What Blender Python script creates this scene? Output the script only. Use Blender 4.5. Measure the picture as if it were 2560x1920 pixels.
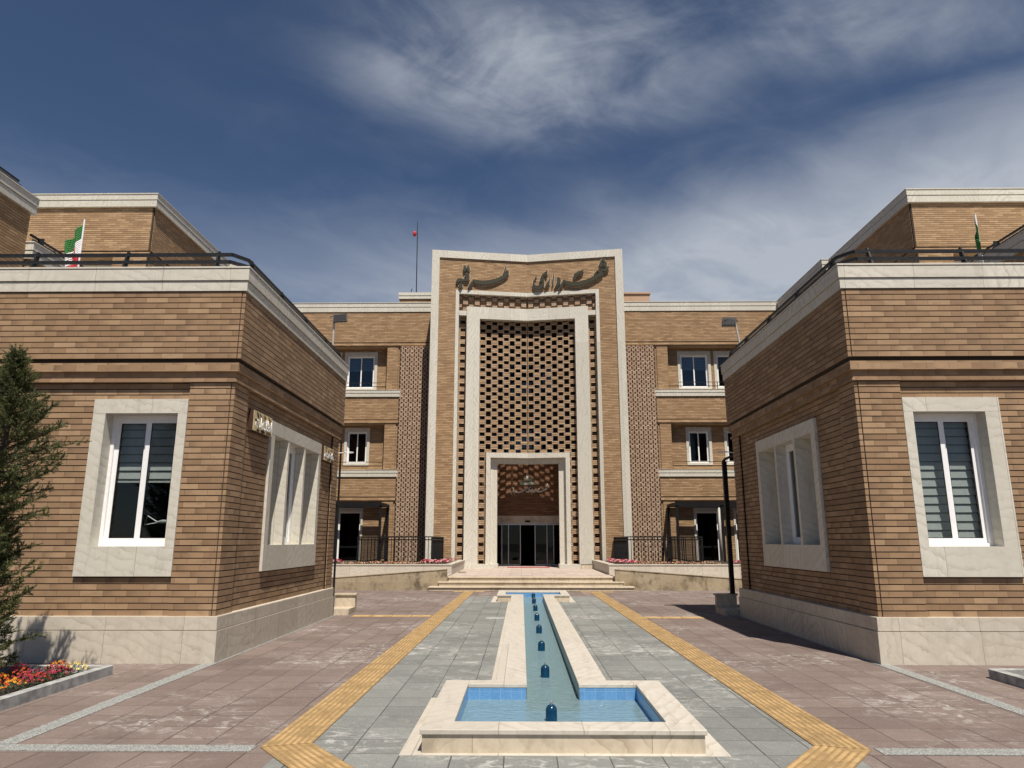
import bpy, math, random
from mathutils import Vector, Matrix, Euler
R = math.radians
scn = bpy.context.scene
for o in list(bpy.data.objects): bpy.data.objects.remove(o)

# ------------------------------------------------------------------ camera
cam_d = bpy.data.cameras.new('camera'); cam = bpy.data.objects.new('camera', cam_d)
scn.collection.objects.link(cam); scn.camera = cam
cam_d.sensor_width = 36.0; cam_d.lens = 24.95; cam_d.clip_start = 0.05; cam_d.clip_end = 3000
cam.location = (0, 0, 1.5); cam.rotation_euler = (R(90 + 12.46), 0, R(0.725))

# ------------------------------------------------------------------ sun + sky
SUN_EL, SUN_AZ = R(62.0), R(16.0)        # azimuth: sun stands behind the viewer, a little to the right
sd = Vector((-math.sin(SUN_AZ) * math.cos(SUN_EL), math.cos(SUN_AZ) * math.cos(SUN_EL), -math.sin(SUN_EL)))
sun_d = bpy.data.lights.new('sun', 'SUN'); sun_d.energy = 5.0; sun_d.angle = R(0.55); sun_d.color = (1.0, 0.925, 0.82)
sun = bpy.data.objects.new('sun', sun_d); scn.collection.objects.link(sun)
sun.rotation_euler = sd.to_track_quat('-Z', 'Y').to_euler(); sun.location = (10, -40, 60)
scn.view_settings.view_transform = 'Standard'; scn.view_settings.look = 'None'
scn.view_settings.exposure = 0.40; scn.view_settings.gamma = 1.0

class NT:
    """small helper to wire shader nodes"""
    def __init__(s, tree): s.t = tree; s.n = tree.nodes; s.l = tree.links
    def node(s, typ, **kw):
        n = s.n.new(typ)
        for k, v in kw.items():
            setattr(n, k, v)
        return n
    def link(s, a, b): s.l.new(a, b)
    def inp(s, sock, v):
        if hasattr(v, 'links') or isinstance(v, bpy.types.NodeSocket): s.l.new(v, sock)
        else: sock.default_value = v
    def math(s, op, a, b=0.0, c=0.0, clamp=False):
        n = s.n.new('ShaderNodeMath'); n.operation = op; n.use_clamp = clamp
        s.inp(n.inputs[0], a); s.inp(n.inputs[1], b); s.inp(n.inputs[2], c)
        return n.outputs[0]
    def vmath(s, op, a, b=(0, 0, 0)):
        n = s.n.new('ShaderNodeVectorMath'); n.operation = op
        s.inp(n.inputs[0], a); s.inp(n.inputs[1], b); return n.outputs[0]
    def comb(s, x, y, z=0.0):
        n = s.n.new('ShaderNodeCombineXYZ'); s.inp(n.inputs[0], x); s.inp(n.inputs[1], y); s.inp(n.inputs[2], z); return n.outputs[0]
    def sep(s, v):
        n = s.n.new('ShaderNodeSeparateXYZ'); s.l.new(v, n.inputs[0]); return n.outputs
    def noise(s, vec, scale=5, detail=4, rough=0.55, dist=0.0, out=0):
        n = s.n.new('ShaderNodeTexNoise'); n.noise_dimensions = '3D'
        s.l.new(vec, n.inputs['Vector']); n.inputs['Scale'].default_value = scale; n.inputs['Detail'].default_value = detail
        n.inputs['Roughness'].default_value = rough; n.inputs['Distortion'].default_value = dist
        return n.outputs[out]
    def white(s, vec, out=0):
        n = s.n.new('ShaderNodeTexWhiteNoise'); n.noise_dimensions = '3D'; s.l.new(vec, n.inputs['Vector']); return n.outputs[out]
    def ramp(s, fac, stops, interp='LINEAR'):
        n = s.n.new('ShaderNodeValToRGB'); n.color_ramp.interpolation = interp
        e = n.color_ramp.elements
        while len(e) < len(stops): e.new(0.5)
        for i, (p, c) in enumerate(stops):
            e[i].position = p; e[i].color = (c[0], c[1], c[2], 1) if not isinstance(c, (int, float)) else (c, c, c, 1)
        s.inp(n.inputs[0], fac); return n.outputs[0]
    def mix(s, fac, a, b, blend='MIX'):
        n = s.n.new('ShaderNodeMix'); n.data_type = 'RGBA'; n.blend_type = blend
        s.inp(n.inputs[0], fac)
        s.inp(n.inputs[6], a if not isinstance(a, tuple) else (*a[:3], 1)); s.inp(n.inputs[7], b if not isinstance(b, tuple) else (*b[:3], 1))
        return n.outputs[2]
    def smooth(s, v, a, b):
        n = s.n.new('ShaderNodeMapRange'); n.interpolation_type = 'SMOOTHSTEP'
        s.inp(n.inputs[0], v); n.inputs[1].default_value = a; n.inputs[2].default_value = b
        return n.outputs[0]

world = bpy.data.worlds.new('World'); scn.world = world; world.use_nodes = True
W = NT(world.node_tree); W.n.clear()
sky = W.node('ShaderNodeTexSky'); sky.sky_type = 'NISHITA'; sky.sun_disc = False
sky.sun_elevation = SUN_EL; sky.sun_rotation = math.pi - SUN_AZ
sky.altitude = 1200; sky.air_density = 0.95; sky.dust_density = 0.35; sky.ozone_density = 2.2
tc = W.node('ShaderNodeTexCoord'); D = tc.outputs['Generated']
dx, dy, dz = W.sep(D)
zc = W.math('MAXIMUM', dz, 0.03)
px = W.math('DIVIDE', dx, zc); py = W.math('DIVIDE', dy, zc)      # cirrus lies on a high flat layer
P = W.comb(px, py, 0.0)
def blob(cx, cy, rx, ry, rot=0.0, a=0.2, b=1.0):
    c, s_ = math.cos(rot), math.sin(rot)
    ax = W.math('SUBTRACT', px, cx); ay = W.math('SUBTRACT', py, cy)
    u = W.math('DIVIDE', W.math('ADD', W.math('MULTIPLY', ax, c), W.math('MULTIPLY', ay, s_)), rx)
    v = W.math('DIVIDE', W.math('SUBTRACT', W.math('MULTIPLY', ay, c), W.math('MULTIPLY', ax, s_)), ry)
    r = W.math('SQRT', W.math('ADD', W.math('MULTIPLY', u, u), W.math('MULTIPLY', v, v)))
    return W.math('SUBTRACT', 1.0, W.smooth(r, a, b))
warp = W.noise(P, scale=0.9, detail=3, rough=0.5, out=1)
Pw = W.vmath('ADD', P, W.vmath('SCALE', W.vmath('SUBTRACT', warp, (0.5, 0.5, 0.5)), (0, 0, 0)))
W.n[-1]  # keep order
sc_node = Pw.node.inputs[1].links[0].from_node; sc_node.inputs['Scale'].default_value = 0.55
rotn = W.node('ShaderNodeVectorRotate'); rotn.rotation_type = 'Z_AXIS'; rotn.inputs['Angle'].default_value = R(-52); W.link(Pw, rotn.inputs['Vector'])
st = W.vmath('MULTIPLY', rotn.outputs[0], (0.8, 1.7, 1.0))
fib = W.noise(st, scale=1.7, detail=9, rough=0.56, dist=0.5)
puff = W.noise(Pw, scale=2.3, detail=8, rough=0.6, dist=0.5)
tex = W.math('ADD', W.math('MULTIPLY', fib, 0.5), W.math('MULTIPLY', puff, 0.5))
m1 = blob(0.02, 1.36, 0.58, 0.40, R(14), 0.1, 1.0)       # bright tuft high over the portal
m1b = blob(0.62, 1.22, 0.62, 0.22, R(8), 0.0, 1.0)           # veil joining it on the right
edge = W.math('SUBTRACT', W.math('SUBTRACT', 2.12, W.math('MULTIPLY', px, 0.22)), W.math('MULTIPLY', W.math('MULTIPLY', px, px), 0.34))
vd = W.math('SUBTRACT', py, W.math('ADD', edge, W.math('MULTIPLY', W.math('SUBTRACT', puff, 0.5), 0.9)))
veil = W.math('MULTIPLY', W.smooth(vd, -0.35, 0.60), W.math('ADD', 0.30, W.math('MULTIPLY', W.smooth(px, -1.5, 0.8), 0.86)))
d1 = W.math('MULTIPLY', W.smooth(tex, 0.34, 0.72), W.math('ADD', W.math('MULTIPLY', m1, 1.05), W.math('MULTIPLY', m1b, 0.75)))
d2 = W.math('MULTIPLY', W.math('ADD', 0.58, W.math('MULTIPLY', W.smooth(tex, 0.32, 0.68), 0.46)), veil)
d3 = W.math('MULTIPLY', W.math('MULTIPLY', W.smooth(tex, 0.45, 0.75), W.smooth(px, -1.2, 0.2)), 0.16)   # faint wisps everywhere else
dens = W.math('MINIMUM', W.math('ADD', W.math('MAXIMUM', d1, d2), d3), 1.0)
dens = W.math('MULTIPLY', W.math('MULTIPLY', dens, 0.80), W.smooth(dz, 0.0, 0.08))
skyc = W.mix(1.0, sky.outputs[0], (0.80, 0.85, 0.92), 'MULTIPLY')
col = W.mix(dens, skyc, (7.2, 7.7, 8.5))
bg = W.node('ShaderNodeBackground'); W.link(col, bg.inputs[0]); bg.inputs[1].default_value = 0.056
wo = W.node('ShaderNodeOutputWorld'); W.link(bg.outputs[0], wo.inputs[0])
#ENDSKY

# ------------------------------------------------------------------ materials
def new_mat(name):
    m = bpy.data.materials.new(name); m.use_nodes = True
    T = NT(m.node_tree); T.n.clear()
    bs = T.node('ShaderNodeBsdfPrincipled'); out = T.node('ShaderNodeOutputMaterial'); T.link(bs.outputs[0], out.inputs[0])
    return m, T, bs, out
def bump(T, bs, h, strength=0.4, dist=0.01):
    b = T.node('ShaderNodeBump'); b.inputs['Strength'].default_value = strength; b.inputs['Distance'].default_value = dist
    T.link(h, b.inputs['Height']); T.link(b.outputs[0], bs.inputs['Normal'])
def uv(T):
    return T.node('ShaderNodeUVMap').outputs[0]
def objc(T):
    return T.node('ShaderNodeTexCoord').outputs['Object']

def brick_mat(name, h, L, dark, mid, light, blotch=0.5):
    m, T, bs, out = new_mat(name)
    u, v, _ = T.sep(uv(T))
    row = T.math('FLOOR', T.math('DIVIDE', T.math('ADD', v, 0.004 - PHASE[h]), h))
    shift = T.white(T.comb(row, 3.7, 1.1))
    half = T.math('MULTIPLY', T.math('MODULO', row, 2.0), 0.5)
    ub = T.math('ADD', T.math('DIVIDE', u, L), T.math('ADD', half, T.math('MULTIPLY', shift, 0.22)))
    colm = T.math('FLOOR', ub); fu = T.math('FRACT', ub)
    rnd = T.white(T.comb(colm, row, 0.5)); rnd2 = T.white(T.comb(colm, row, 7.5))
    base = T.ramp(rnd, [(0.0, dark), (0.28, tuple(a * .5 + b * .5 for a, b in zip(dark, mid))), (0.62, mid), (1.0, light)])
    # flashed ends: each brick is burnt a little darker on one side
    side = T.math('ABSOLUTE', T.math('SUBTRACT', fu, T.math('GREATER_THAN', rnd2, 0.5)))
    fl = T.math('MULTIPLY', T.smooth(side, 0.35, 1.0), T.smooth(rnd2, 0.2, 1.0))
    nz = T.noise(T.comb(u, T.math('MULTIPLY', v, 2.0), rnd), scale=7, detail=5, rough=0.6)
    fac = T.math('MULTIPLY', T.math('ADD', T.math('MULTIPLY', fl, 0.75), T.math('MULTIPLY', T.smooth(nz, 0.45, 0.8), 0.55)), blotch, clamp=True)
    c1 = T.mix(fac, base, tuple(x * .62 for x in dark))
    big = T.noise(T.comb(u, v, 0.0), scale=0.55, detail=3)
    c2 = T.mix(T.math('MULTIPLY', T.smooth(big, 0.35, 0.7), 0.22), c1, (light[0] * .9, light[1] * .92, light[2] * 1.0))
    jn = T.math('LESS_THAN', T.math('MULTIPLY', fu, L), 0.0042)
    c3 = T.mix(T.math('MULTIPLY', jn, 0.75), c2, (0.05, 0.032, 0.02))
    T.link(c3, bs.inputs['Base Color']); bs.inputs['Roughness'].default_value = 0.82
    grit = T.noise(T.comb(u, v, 0.0), scale=160, detail=2)
    bump(T, bs, T.math('SUBTRACT', T.math('MULTIPLY', grit, 0.25), jn), 0.35, 0.004)
    return m

def stone_mat(name, cdark, cmid, clight, L=0.95, rough=0.55, vein=0.5, rowh=None, scale=1.0, stain=0.0):
    m, T, bs, out = new_mat(name)
    u, v, _ = T.sep(uv(T))
    row = T.math('FLOOR', T.math('DIVIDE', v, rowh)) if rowh else T.math('FLOOR', T.math('MULTIPLY', v, 0.1))
    ub = T.math('ADD', T.math('DIVIDE', u, L), T.math('MULTIPLY', T.white(T.comb(row, 1.7, 0.3)), 0.9))
    cell = T.math('FLOOR', ub); fu = T.math('FRACT', ub)
    r1 = T.white(T.comb(cell, row, 0.2)); r2 = T.white(T.comb(cell, row, 5.2)); r3 = T.white(T.comb(cell, row, 9.2))
    vr = T.node('ShaderNodeVectorRotate'); vr.rotation_type = 'Z_AXIS'
    T.link(T.comb(u, v, T.math('MULTIPLY', r2, 20.0)), vr.inputs['Vector']); T.link(T.math('MULTIPLY', r1, 3.1), vr.inputs['Angle'])
    off = T.vmath('ADD', vr.outputs[0], T.comb(T.math('MULTIPLY', r3, 13.0), T.math('MULTIPLY', r1, 17.0), 0.0))
    w = T.node('ShaderNodeTexWave'); w.wave_type = 'BANDS'; w.bands_direction = 'X'; w.wave_profile = 'SAW'
    T.link(off, w.inputs['Vector']); w.inputs['Scale'].default_value = 2.4 * scale; w.inputs['Distortion'].default_value = 9.0
    w.inputs['Detail'].default_value = 4.0; w.inputs['Detail Scale'].default_value = 0.75; w.inputs['Detail Roughness'].default_value = 0.6
    n1 = T.noise(off, scale=2.2 * scale, detail=6, rough=0.62, dist=1.2)
    n2 = T.noise(off, scale=9 * scale, detail=6, rough=0.7, dist=0.6)
    veins = T.math('MULTIPLY', T.ramp(w.outputs[1], [(0.0, 0.0), (0.55, 0.12), (0.86, 0.55), (0.97, 1.0), (1.0, 0.2)]), T.smooth(n1, 0.3, 0.7))
    c = T.ramp(n1, [(0.25, cmid), (0.55, clight), (0.8, cmid)])
    c = T.mix(T.math('MULTIPLY', veins, vein), c, cdark)
    c = T.mix(T.math('MULTIPLY', T.smooth(n2, 0.5, 0.78), vein * 0.7), c, cdark)
    c = T.mix(T.math('MULTIPLY', r2, 0.55), c, tuple(x * .93 for x in cmid))
    if stain:
        sn = T.noise(T.comb(u, T.math('MULTIPLY', v, 0.6), 3.0), scale=3.2, detail=7, rough=0.7)
        c = T.mix(T.math('MULTIPLY', T.smooth(sn, 0.45, 0.72), stain), c, tuple(x * .45 for x in cdark))
    rs = T.noise(T.comb(T.math('MULTIPLY', u, 7.0), T.math('MULTIPLY', v, 0.7), 1.0), scale=1.6, detail=5, rough=0.65)
    c = T.mix(T.math('MULTIPLY', T.smooth(rs, 0.52, 0.78), 0.28), c, tuple(x * .7 for x in cdark))
    jn = T.math('LESS_THAN', T.math('MULTIPLY', fu, L), 0.006)
    c = T.mix(T.math('MULTIPLY', jn, 0.7), c, (0.16, 0.13, 0.10))
    T.link(c, bs.inputs['Base Color']); bs.inputs['Roughness'].default_value = rough
    bump(T, bs, T.math('SUBTRACT', T.math('MULTIPLY', n2, 0.4), jn), 0.15, 0.004)
    return m

def plain(name, col, rough=0.6, metal=0.0, var=0.12, scale=20.0, spec=None):
    m, T, bs, out = new_mat(name)
    n = T.noise(objc(T), scale=scale, detail=4)
    c = T.mix(T.smooth(n, 0.3, 0.7), tuple(x * (1 - var) for x in col), tuple(min(1, x * (1 + var)) for x in col))
    T.link(c, bs.inputs['Base Color']); bs.inputs['Roughness'].default_value = rough; bs.inputs['Metallic'].default_value = metal
    if spec is not None: bs.inputs['Specular IOR Level'].default_value = spec
    return m

def tile_mat(name, size, dark, light, joint, white=0.5, rough=0.85, off=(0, 0), streak=0.0):
    m, T, bs, out = new_mat(name)
    u, v, _ = T.sep(uv(T))
    ub = T.math('DIVIDE', T.math('ADD', u, off[0]), size); vb = T.math('DIVIDE', T.math('ADD', v, off[1]), size)
    cu, cv = T.math('FLOOR', ub), T.math('FLOOR', vb)
    wob = T.math('MULTIPLY', T.math('SUBTRACT', T.noise(T.comb(u, v, 0), scale=9, detail=3), 0.5), 0.02)
    fu, fv = T.math('FRACT', T.math('ADD', ub, wob)), T.math('FRACT', T.math('ADD', vb, wob))
    eu = T.math('MINIMUM', fu, T.math('SUBTRACT', 1.0, fu)); ev = T.math('MINIMUM', fv, T.math('SUBTRACT', 1.0, fv))
    jw = T.math('ADD', 0.007, T.math('MULTIPLY', T.white(T.comb(cu, cv, 8.0)), 0.012))
    j = T.math('MAXIMUM', T.math('LESS_THAN', eu, jw), T.math('LESS_THAN', ev, T.math('MULTIPLY', jw, 0.8)))
    r = T.white(T.comb(cu, cv, 0.3))
    n1 = T.noise(T.comb(u, v, T.math('MULTIPLY', r, 0.6)), scale=3.5, detail=7, rough=0.65, dist=0.3)
    n2 = T.noise(T.comb(u, v, 0), scale=55, detail=4, rough=0.7)
    f = T.math('ADD', T.math('MULTIPLY', r, 0.5), T.math('MULTIPLY', n1, 0.65))
    c = T.ramp(f, [(0.2, dark), (0.8, light)])
    c = T.mix(T.math('MULTIPLY', T.smooth(n2, 0.35, 0.75), 0.55), c, tuple(x * .62 for x in dark))
    n4 = T.noise(T.comb(u, v, 3.0), scale=16, detail=6, rough=0.75)
    c = T.mix(T.math('MULTIPLY', T.smooth(n4, 0.50, 0.72), 0.40), c, tuple(min(1, x * 1.25) for x in light))
    c = T.mix(T.math('MULTIPLY', T.smooth(n4, 0.52, 0.30), 0.0), c, dark)
    # salt bloom left by drying water
    e1 = T.noise(T.comb(T.math('MULTIPLY', u, 0.8), T.math('MULTIPLY', v, 1.1), 2.0), scale=0.75, detail=4, rough=0.55)
    e2 = T.noise(T.comb(T.math('MULTIPLY', u, 0.8), v, 5.0), scale=7.5, detail=9, rough=0.78, dist=1.0)
    e3 = T.noise(T.comb(u, v, 9.0), scale=2.0, detail=9, rough=0.75)
    ef = T.math('MULTIPLY', T.math('MULTIPLY', T.smooth(e1, 0.42, 0.66), T.smooth(e2, 0.48, 0.63)), white)
    ef = T.math('ADD', ef, T.math('MULTIPLY', T.smooth(e3, 0.60, 0.70), white * 0.5), clamp=True)
    c = T.mix(ef, c, (0.50, 0.485, 0.46))
    dk = T.noise(T.comb(u, v, 14.0), scale=0.9, detail=5, rough=0.6)
    c = T.mix(T.math('MULTIPLY', T.smooth(dk, 0.52, 0.75), 0.45), c, tuple(x * .6 for x in dark))
    c = T.mix(T.math('MULTIPLY', j, 0.9), c, joint)
    T.link(c, bs.inputs['Base Color']); bs.inputs['Roughness'].default_value = rough
    bump(T, bs, T.math('SUBTRACT', T.math('MULTIPLY', n2, 0.25), T.math('MULTIPLY', j, 1.5)), 0.35, 0.006)
    return m

def glass_mat(name, tint, rough=0.0, add=0.03):
    m = bpy.data.materials.new(name); m.use_nodes = True; T = NT(m.node_tree); T.n.clear()
    tr = T.node('ShaderNodeBsdfTransparent'); tr.inputs[0].default_value = (*tint, 1)
    gl = T.node('ShaderNodeBsdfGlossy'); gl.inputs['Roughness'].default_value = rough; gl.inputs[0].default_value = (1, 1, 1, 1)
    lw = T.node('ShaderNodeLayerWeight'); lw.inputs[0].default_value = 0.5
    n = T.noise(objc(T), scale=1.3, detail=2)
    b = T.node('ShaderNodeBump'); b.inputs['Strength'].default_value = 0.03; b.inputs['Distance'].default_value = 0.05
    T.link(n, b.inputs['Height']); T.link(b.outputs[0], gl.inputs['Normal'])
    mx = T.node('ShaderNodeMixShader'); T.link(T.math('ADD', 0.022 + add, T.math('MULTIPLY', T.math('POWER', lw.outputs[1], 5.0), 0.7)), mx.inputs[0])
    T.link(tr.outputs[0], mx.inputs[1]); T.link(gl.outputs[0], mx.inputs[2])
    o = T.node('ShaderNodeOutputMaterial'); T.link(mx.outputs[0], o.inputs[0]); return m

HN, HF = 0.0805, 0.0716
PHASE = {HN: 0.078, HF: 0.0}  # course heights: annexes, main building
M = {}
M['brick_near'] = brick_mat('brick_near', HN, 0.305, (0.225, 0.136, 0.073), (0.293, 0.183, 0.099), (0.365, 0.240, 0.137), 0.8)
M['brick_far'] = brick_mat('brick_far', HF, 0.29, (0.270, 0.164, 0.084), (0.350, 0.220, 0.115), (0.440, 0.292, 0.162), 0.3)
M['brick_pale'] = brick_mat('brick_pale', HF, 0.21, (0.30, 0.195, 0.13), (0.37, 0.255, 0.175), (0.46, 0.34, 0.24), 0.3)
M['brick_lattice'] = brick_mat('brick_lattice', HF, 0.30, (0.29, 0.185, 0.105), (0.375, 0.25, 0.148), (0.46, 0.325, 0.205), 0.3)
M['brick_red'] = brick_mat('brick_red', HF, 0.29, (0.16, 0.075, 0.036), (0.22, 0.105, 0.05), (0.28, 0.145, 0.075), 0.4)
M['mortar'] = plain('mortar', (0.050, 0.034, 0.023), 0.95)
M['stone'] = stone_mat('stone', (0.33, 0.295, 0.225), (0.51, 0.48, 0.405), (0.635, 0.61, 0.535), vein=0.9)
M['stone_plinth'] = stone_mat('stone_plinth', (0.29, 0.245, 0.18), (0.46, 0.41, 0.33), (0.60, 0.55, 0.465), L=1.0, vein=0.85, rough=0.6, stain=0.15)
M['stone_step'] = stone_mat('stone_step', (0.30, 0.235, 0.15), (0.48, 0.40, 0.295), (0.60, 0.52, 0.40), L=1.3, vein=0.8, stain=0.5)
M['stone_rim'] = stone_mat('stone_rim', (0.33, 0.28, 0.215), (0.46, 0.42, 0.355), (0.55, 0.515, 0.45), L=0.62, vein=0.8, stain=0.12)
M['stone_mottled'] = stone_mat('stone_mottled', (0.17, 0.12, 0.065), (0.30, 0.235, 0.15), (0.44, 0.37, 0.26), L=0.8, vein=1.0, rowh=0.24, scale=3.0, stain=0.95)
M['tile_red'] = tile_mat('tile_red', 0.375, (0.135, 0.098, 0.084), (0.205, 0.157, 0.137), (0.040, 0.031, 0.027), 0.6, off=(0.126, 0.06))
M['tile_grey'] = tile_mat('tile_grey', 0.375, (0.135, 0.141, 0.132), (0.220, 0.226, 0.212), (0.05, 0.05, 0.048), 0.75, off=(0.126, 0.06))
M['tile_platform'] = tile_mat('tile_platform', 0.375, (0.36, 0.285, 0.24), (0.50, 0.42, 0.36), (0.2, 0.16, 0.13), 0.35)
M['granite'] = plain('granite', (0.235, 0.242, 0.23), 0.75, var=0.65, scale=110)
M['kerb_concrete'] = plain('kerb_concrete', (0.30, 0.305, 0.295), 0.8, var=0.3, scale=9)
M['asphalt'] = plain('asphalt', (0.06, 0.06, 0.06), 0.9)
M['yellow'] = plain('yellow', (0.355, 0.238, 0.108), 0.75, var=0.28, scale=5)
M['yellow_joint'] = plain('yellow_joint', (0.27, 0.17, 0.068), 0.8)
M['pvc'] = plain('pvc', (0.80, 0.80, 0.80), 0.35, var=0.03)
M['black_metal'] = plain('black_metal', (0.010, 0.010, 0.011), 0.5, var=0.3, spec=0.2)
M['dark_steel'] = plain('dark_steel', (0.014, 0.015, 0.017), 0.5, var=0.3, spec=0.25)
M['grey_steel'] = plain('grey_steel', (0.35, 0.34, 0.33), 0.35, metal=0.8)
M['pipe_grey'] = plain('pipe_grey', (0.38, 0.36, 0.34), 0.5)
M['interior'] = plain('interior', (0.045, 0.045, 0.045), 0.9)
M['interior_dark'] = plain('interior_dark', (0.012, 0.012, 0.013), 0.9)
M['blind'] = plain('blind', (0.44, 0.455, 0.45), 0.8, var=0.05)
M['blind_sheer'] = plain('blind_sheer', (0.24, 0.27, 0.26), 0.8, var=0.08)
M['glass'] = glass_mat('glass', (0.82, 0.845, 0.84), add=0.0)
M['glass_dark'] = glass_mat('glass_dark', (0.10, 0.11, 0.115), add=0.0)
M['glass_blue'] = glass_mat('glass_blue', (0.62, 0.70, 0.76), add=0.02)
M['letter'] = plain('letter', (0.046, 0.043, 0.028), 0.55, var=0.1, spec=0.2)
M['letter_edge'] = plain('letter_edge', (0.55, 0.46, 0.36), 0.5)
M['letter_gold'] = plain('letter_gold', (0.60, 0.53, 0.42), 0.35, metal=0.3)
M['letter_white'] = plain('letter_white', (0.78, 0.78, 0.80), 0.4, var=0.03)
M['sign_gold'] = plain('sign_gold', (0.62, 0.52, 0.30), 0.5, var=0.3, scale=9)
M['sign_brown'] = plain('sign_brown', (0.055, 0.022, 0.012), 0.5)
M['sign_ochre'] = plain('sign_ochre', (0.30, 0.15, 0.045), 0.5)
M['plate'] = plain('plate', (0.30, 0.28, 0.16), 0.35, metal=0.5)
M['tan_panel'] = plain('tan_panel', (0.42, 0.27, 0.17), 0.6, var=0.06)
M['roof_felt'] = plain('roof_felt', (0.12, 0.12, 0.12), 0.9)
M['tile_blue'] = tile_mat('tile_blue', 0.10, (0.10, 0.26, 0.50), (0.13, 0.31, 0.56), (0.33, 0.45, 0.55), 0.05, rough=0.25)
M['tile_teal'] = tile_mat('tile_teal', 0.10, (0.075, 0.12, 0.125), (0.11, 0.165, 0.165), (0.2, 0.26, 0.27), 0.1, rough=0.3)
M['dome_blue'] = plain('dome_blue', (0.004, 0.034, 0.075), 0.14, var=0.1)
M['red_paint'] = plain('red_paint', (0.42, 0.02, 0.025), 0.5)
M['flag_green'] = plain('flag_green', (0.025, 0.15, 0.03), 0.8, var=0.15)
M['flag_white'] = plain('flag_white', (0.72, 0.70, 0.70), 0.8, var=0.05)
M['flag_red'] = plain('flag_red', (0.50, 0.02, 0.03), 0.8, var=0.15)
M['soil'] = plain('soil', (0.035, 0.026, 0.018), 0.95, var=0.5)
M['bark'] = plain('bark', (0.085, 0.062, 0.045), 0.9, var=0.4)
M['leaf'] = plain('leaf', (0.035, 0.060, 0.018), 0.7, var=0.5, scale=30)
for nm, c in (('crimson', (0.36, 0.010, 0.030)), ('magenta', (0.40, 0.035, 0.10)), ('orange', (0.62, 0.10, 0.015)), ('gold', (0.70, 0.36, 0.03)),
              ('cream', (0.72, 0.60, 0.22)), ('scarlet', (0.50, 0.006, 0.012)), ('pink', (0.62, 0.12, 0.20)), ('blush', (0.70, 0.42, 0.42))):
    M['petal_' + nm] = plain('petal_' + nm, c, 0.7, var=0.3, scale=40)
def needle_mat():
    m, T, bs, out = new_mat('needle')
    n = T.noise(objc(T), scale=3.2, detail=4); n2 = T.noise(objc(T), scale=40, detail=2)
    f = T.math('ADD', T.math('MULTIPLY', n, 0.6), T.math('MULTIPLY', n2, 0.4))
    c = T.ramp(f, [(0.3, (0.030, 0.042, 0.013)), (0.5, (0.080, 0.094, 0.026)), (0.7, (0.17, 0.168, 0.052))])
    T.link(c, bs.inputs['Base Color']); bs.inputs['Roughness'].default_value = 0.7
    return m
M['needle'] = needle_mat()
def water_mat():
    m = bpy.data.materials.new('water'); m.use_nodes = True; T = NT(m.node_tree); T.n.clear()
    tr = T.node('ShaderNodeBsdfTransparent'); tr.inputs[0].default_value = (0.75, 0.90, 0.93, 1)
    df = T.node('ShaderNodeBsdfDiffuse'); df.inputs[0].default_value = (0.33, 0.49, 0.53, 1)
    m0 = T.node('ShaderNodeMixShader'); m0.inputs[0].default_value = 0.50
    T.link(tr.outputs[0], m0.inputs[1]); T.link(df.outputs[0], m0.inputs[2])
    gl = T.node('ShaderNodeBsdfGlossy'); gl.inputs['Roughness'].default_value = 0.03
    fr = T.node('ShaderNodeFresnel'); fr.inputs[0].default_value = 1.33
    u, v, _ = T.sep(uv(T))
    h = T.math('ADD', T.noise(T.comb(u, T.math('MULTIPLY', v, 1.6), 0), scale=9, detail=3, rough=0.6, dist=0.8),
               T.math('MULTIPLY', T.noise(T.comb(T.math('MULTIPLY', u, 0.7), T.math('MULTIPLY', v, 2.0), 4.0), scale=26, detail=3), 0.45))
    b = T.node('ShaderNodeBump'); b.inputs['Strength'].default_value = 1.0; b.inputs['Distance'].default_value = 0.05
    T.link(h, b.inputs['Height']); T.link(b.outputs[0], gl.inputs['Normal']); T.link(b.outputs[0], fr.inputs['Normal']); T.link(b.outputs[0], df.inputs['Normal'])
    mx = T.node('ShaderNodeMixShader'); T.link(fr.outputs[0], mx.inputs[0]); T.link(m0.outputs[0], mx.inputs[1]); T.link(gl.outputs[0], mx.inputs[2])
    o = T.node('ShaderNodeOutputMaterial'); T.link(mx.outputs[0], o.inputs[0]); return m
M['water'] = water_mat()

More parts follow.
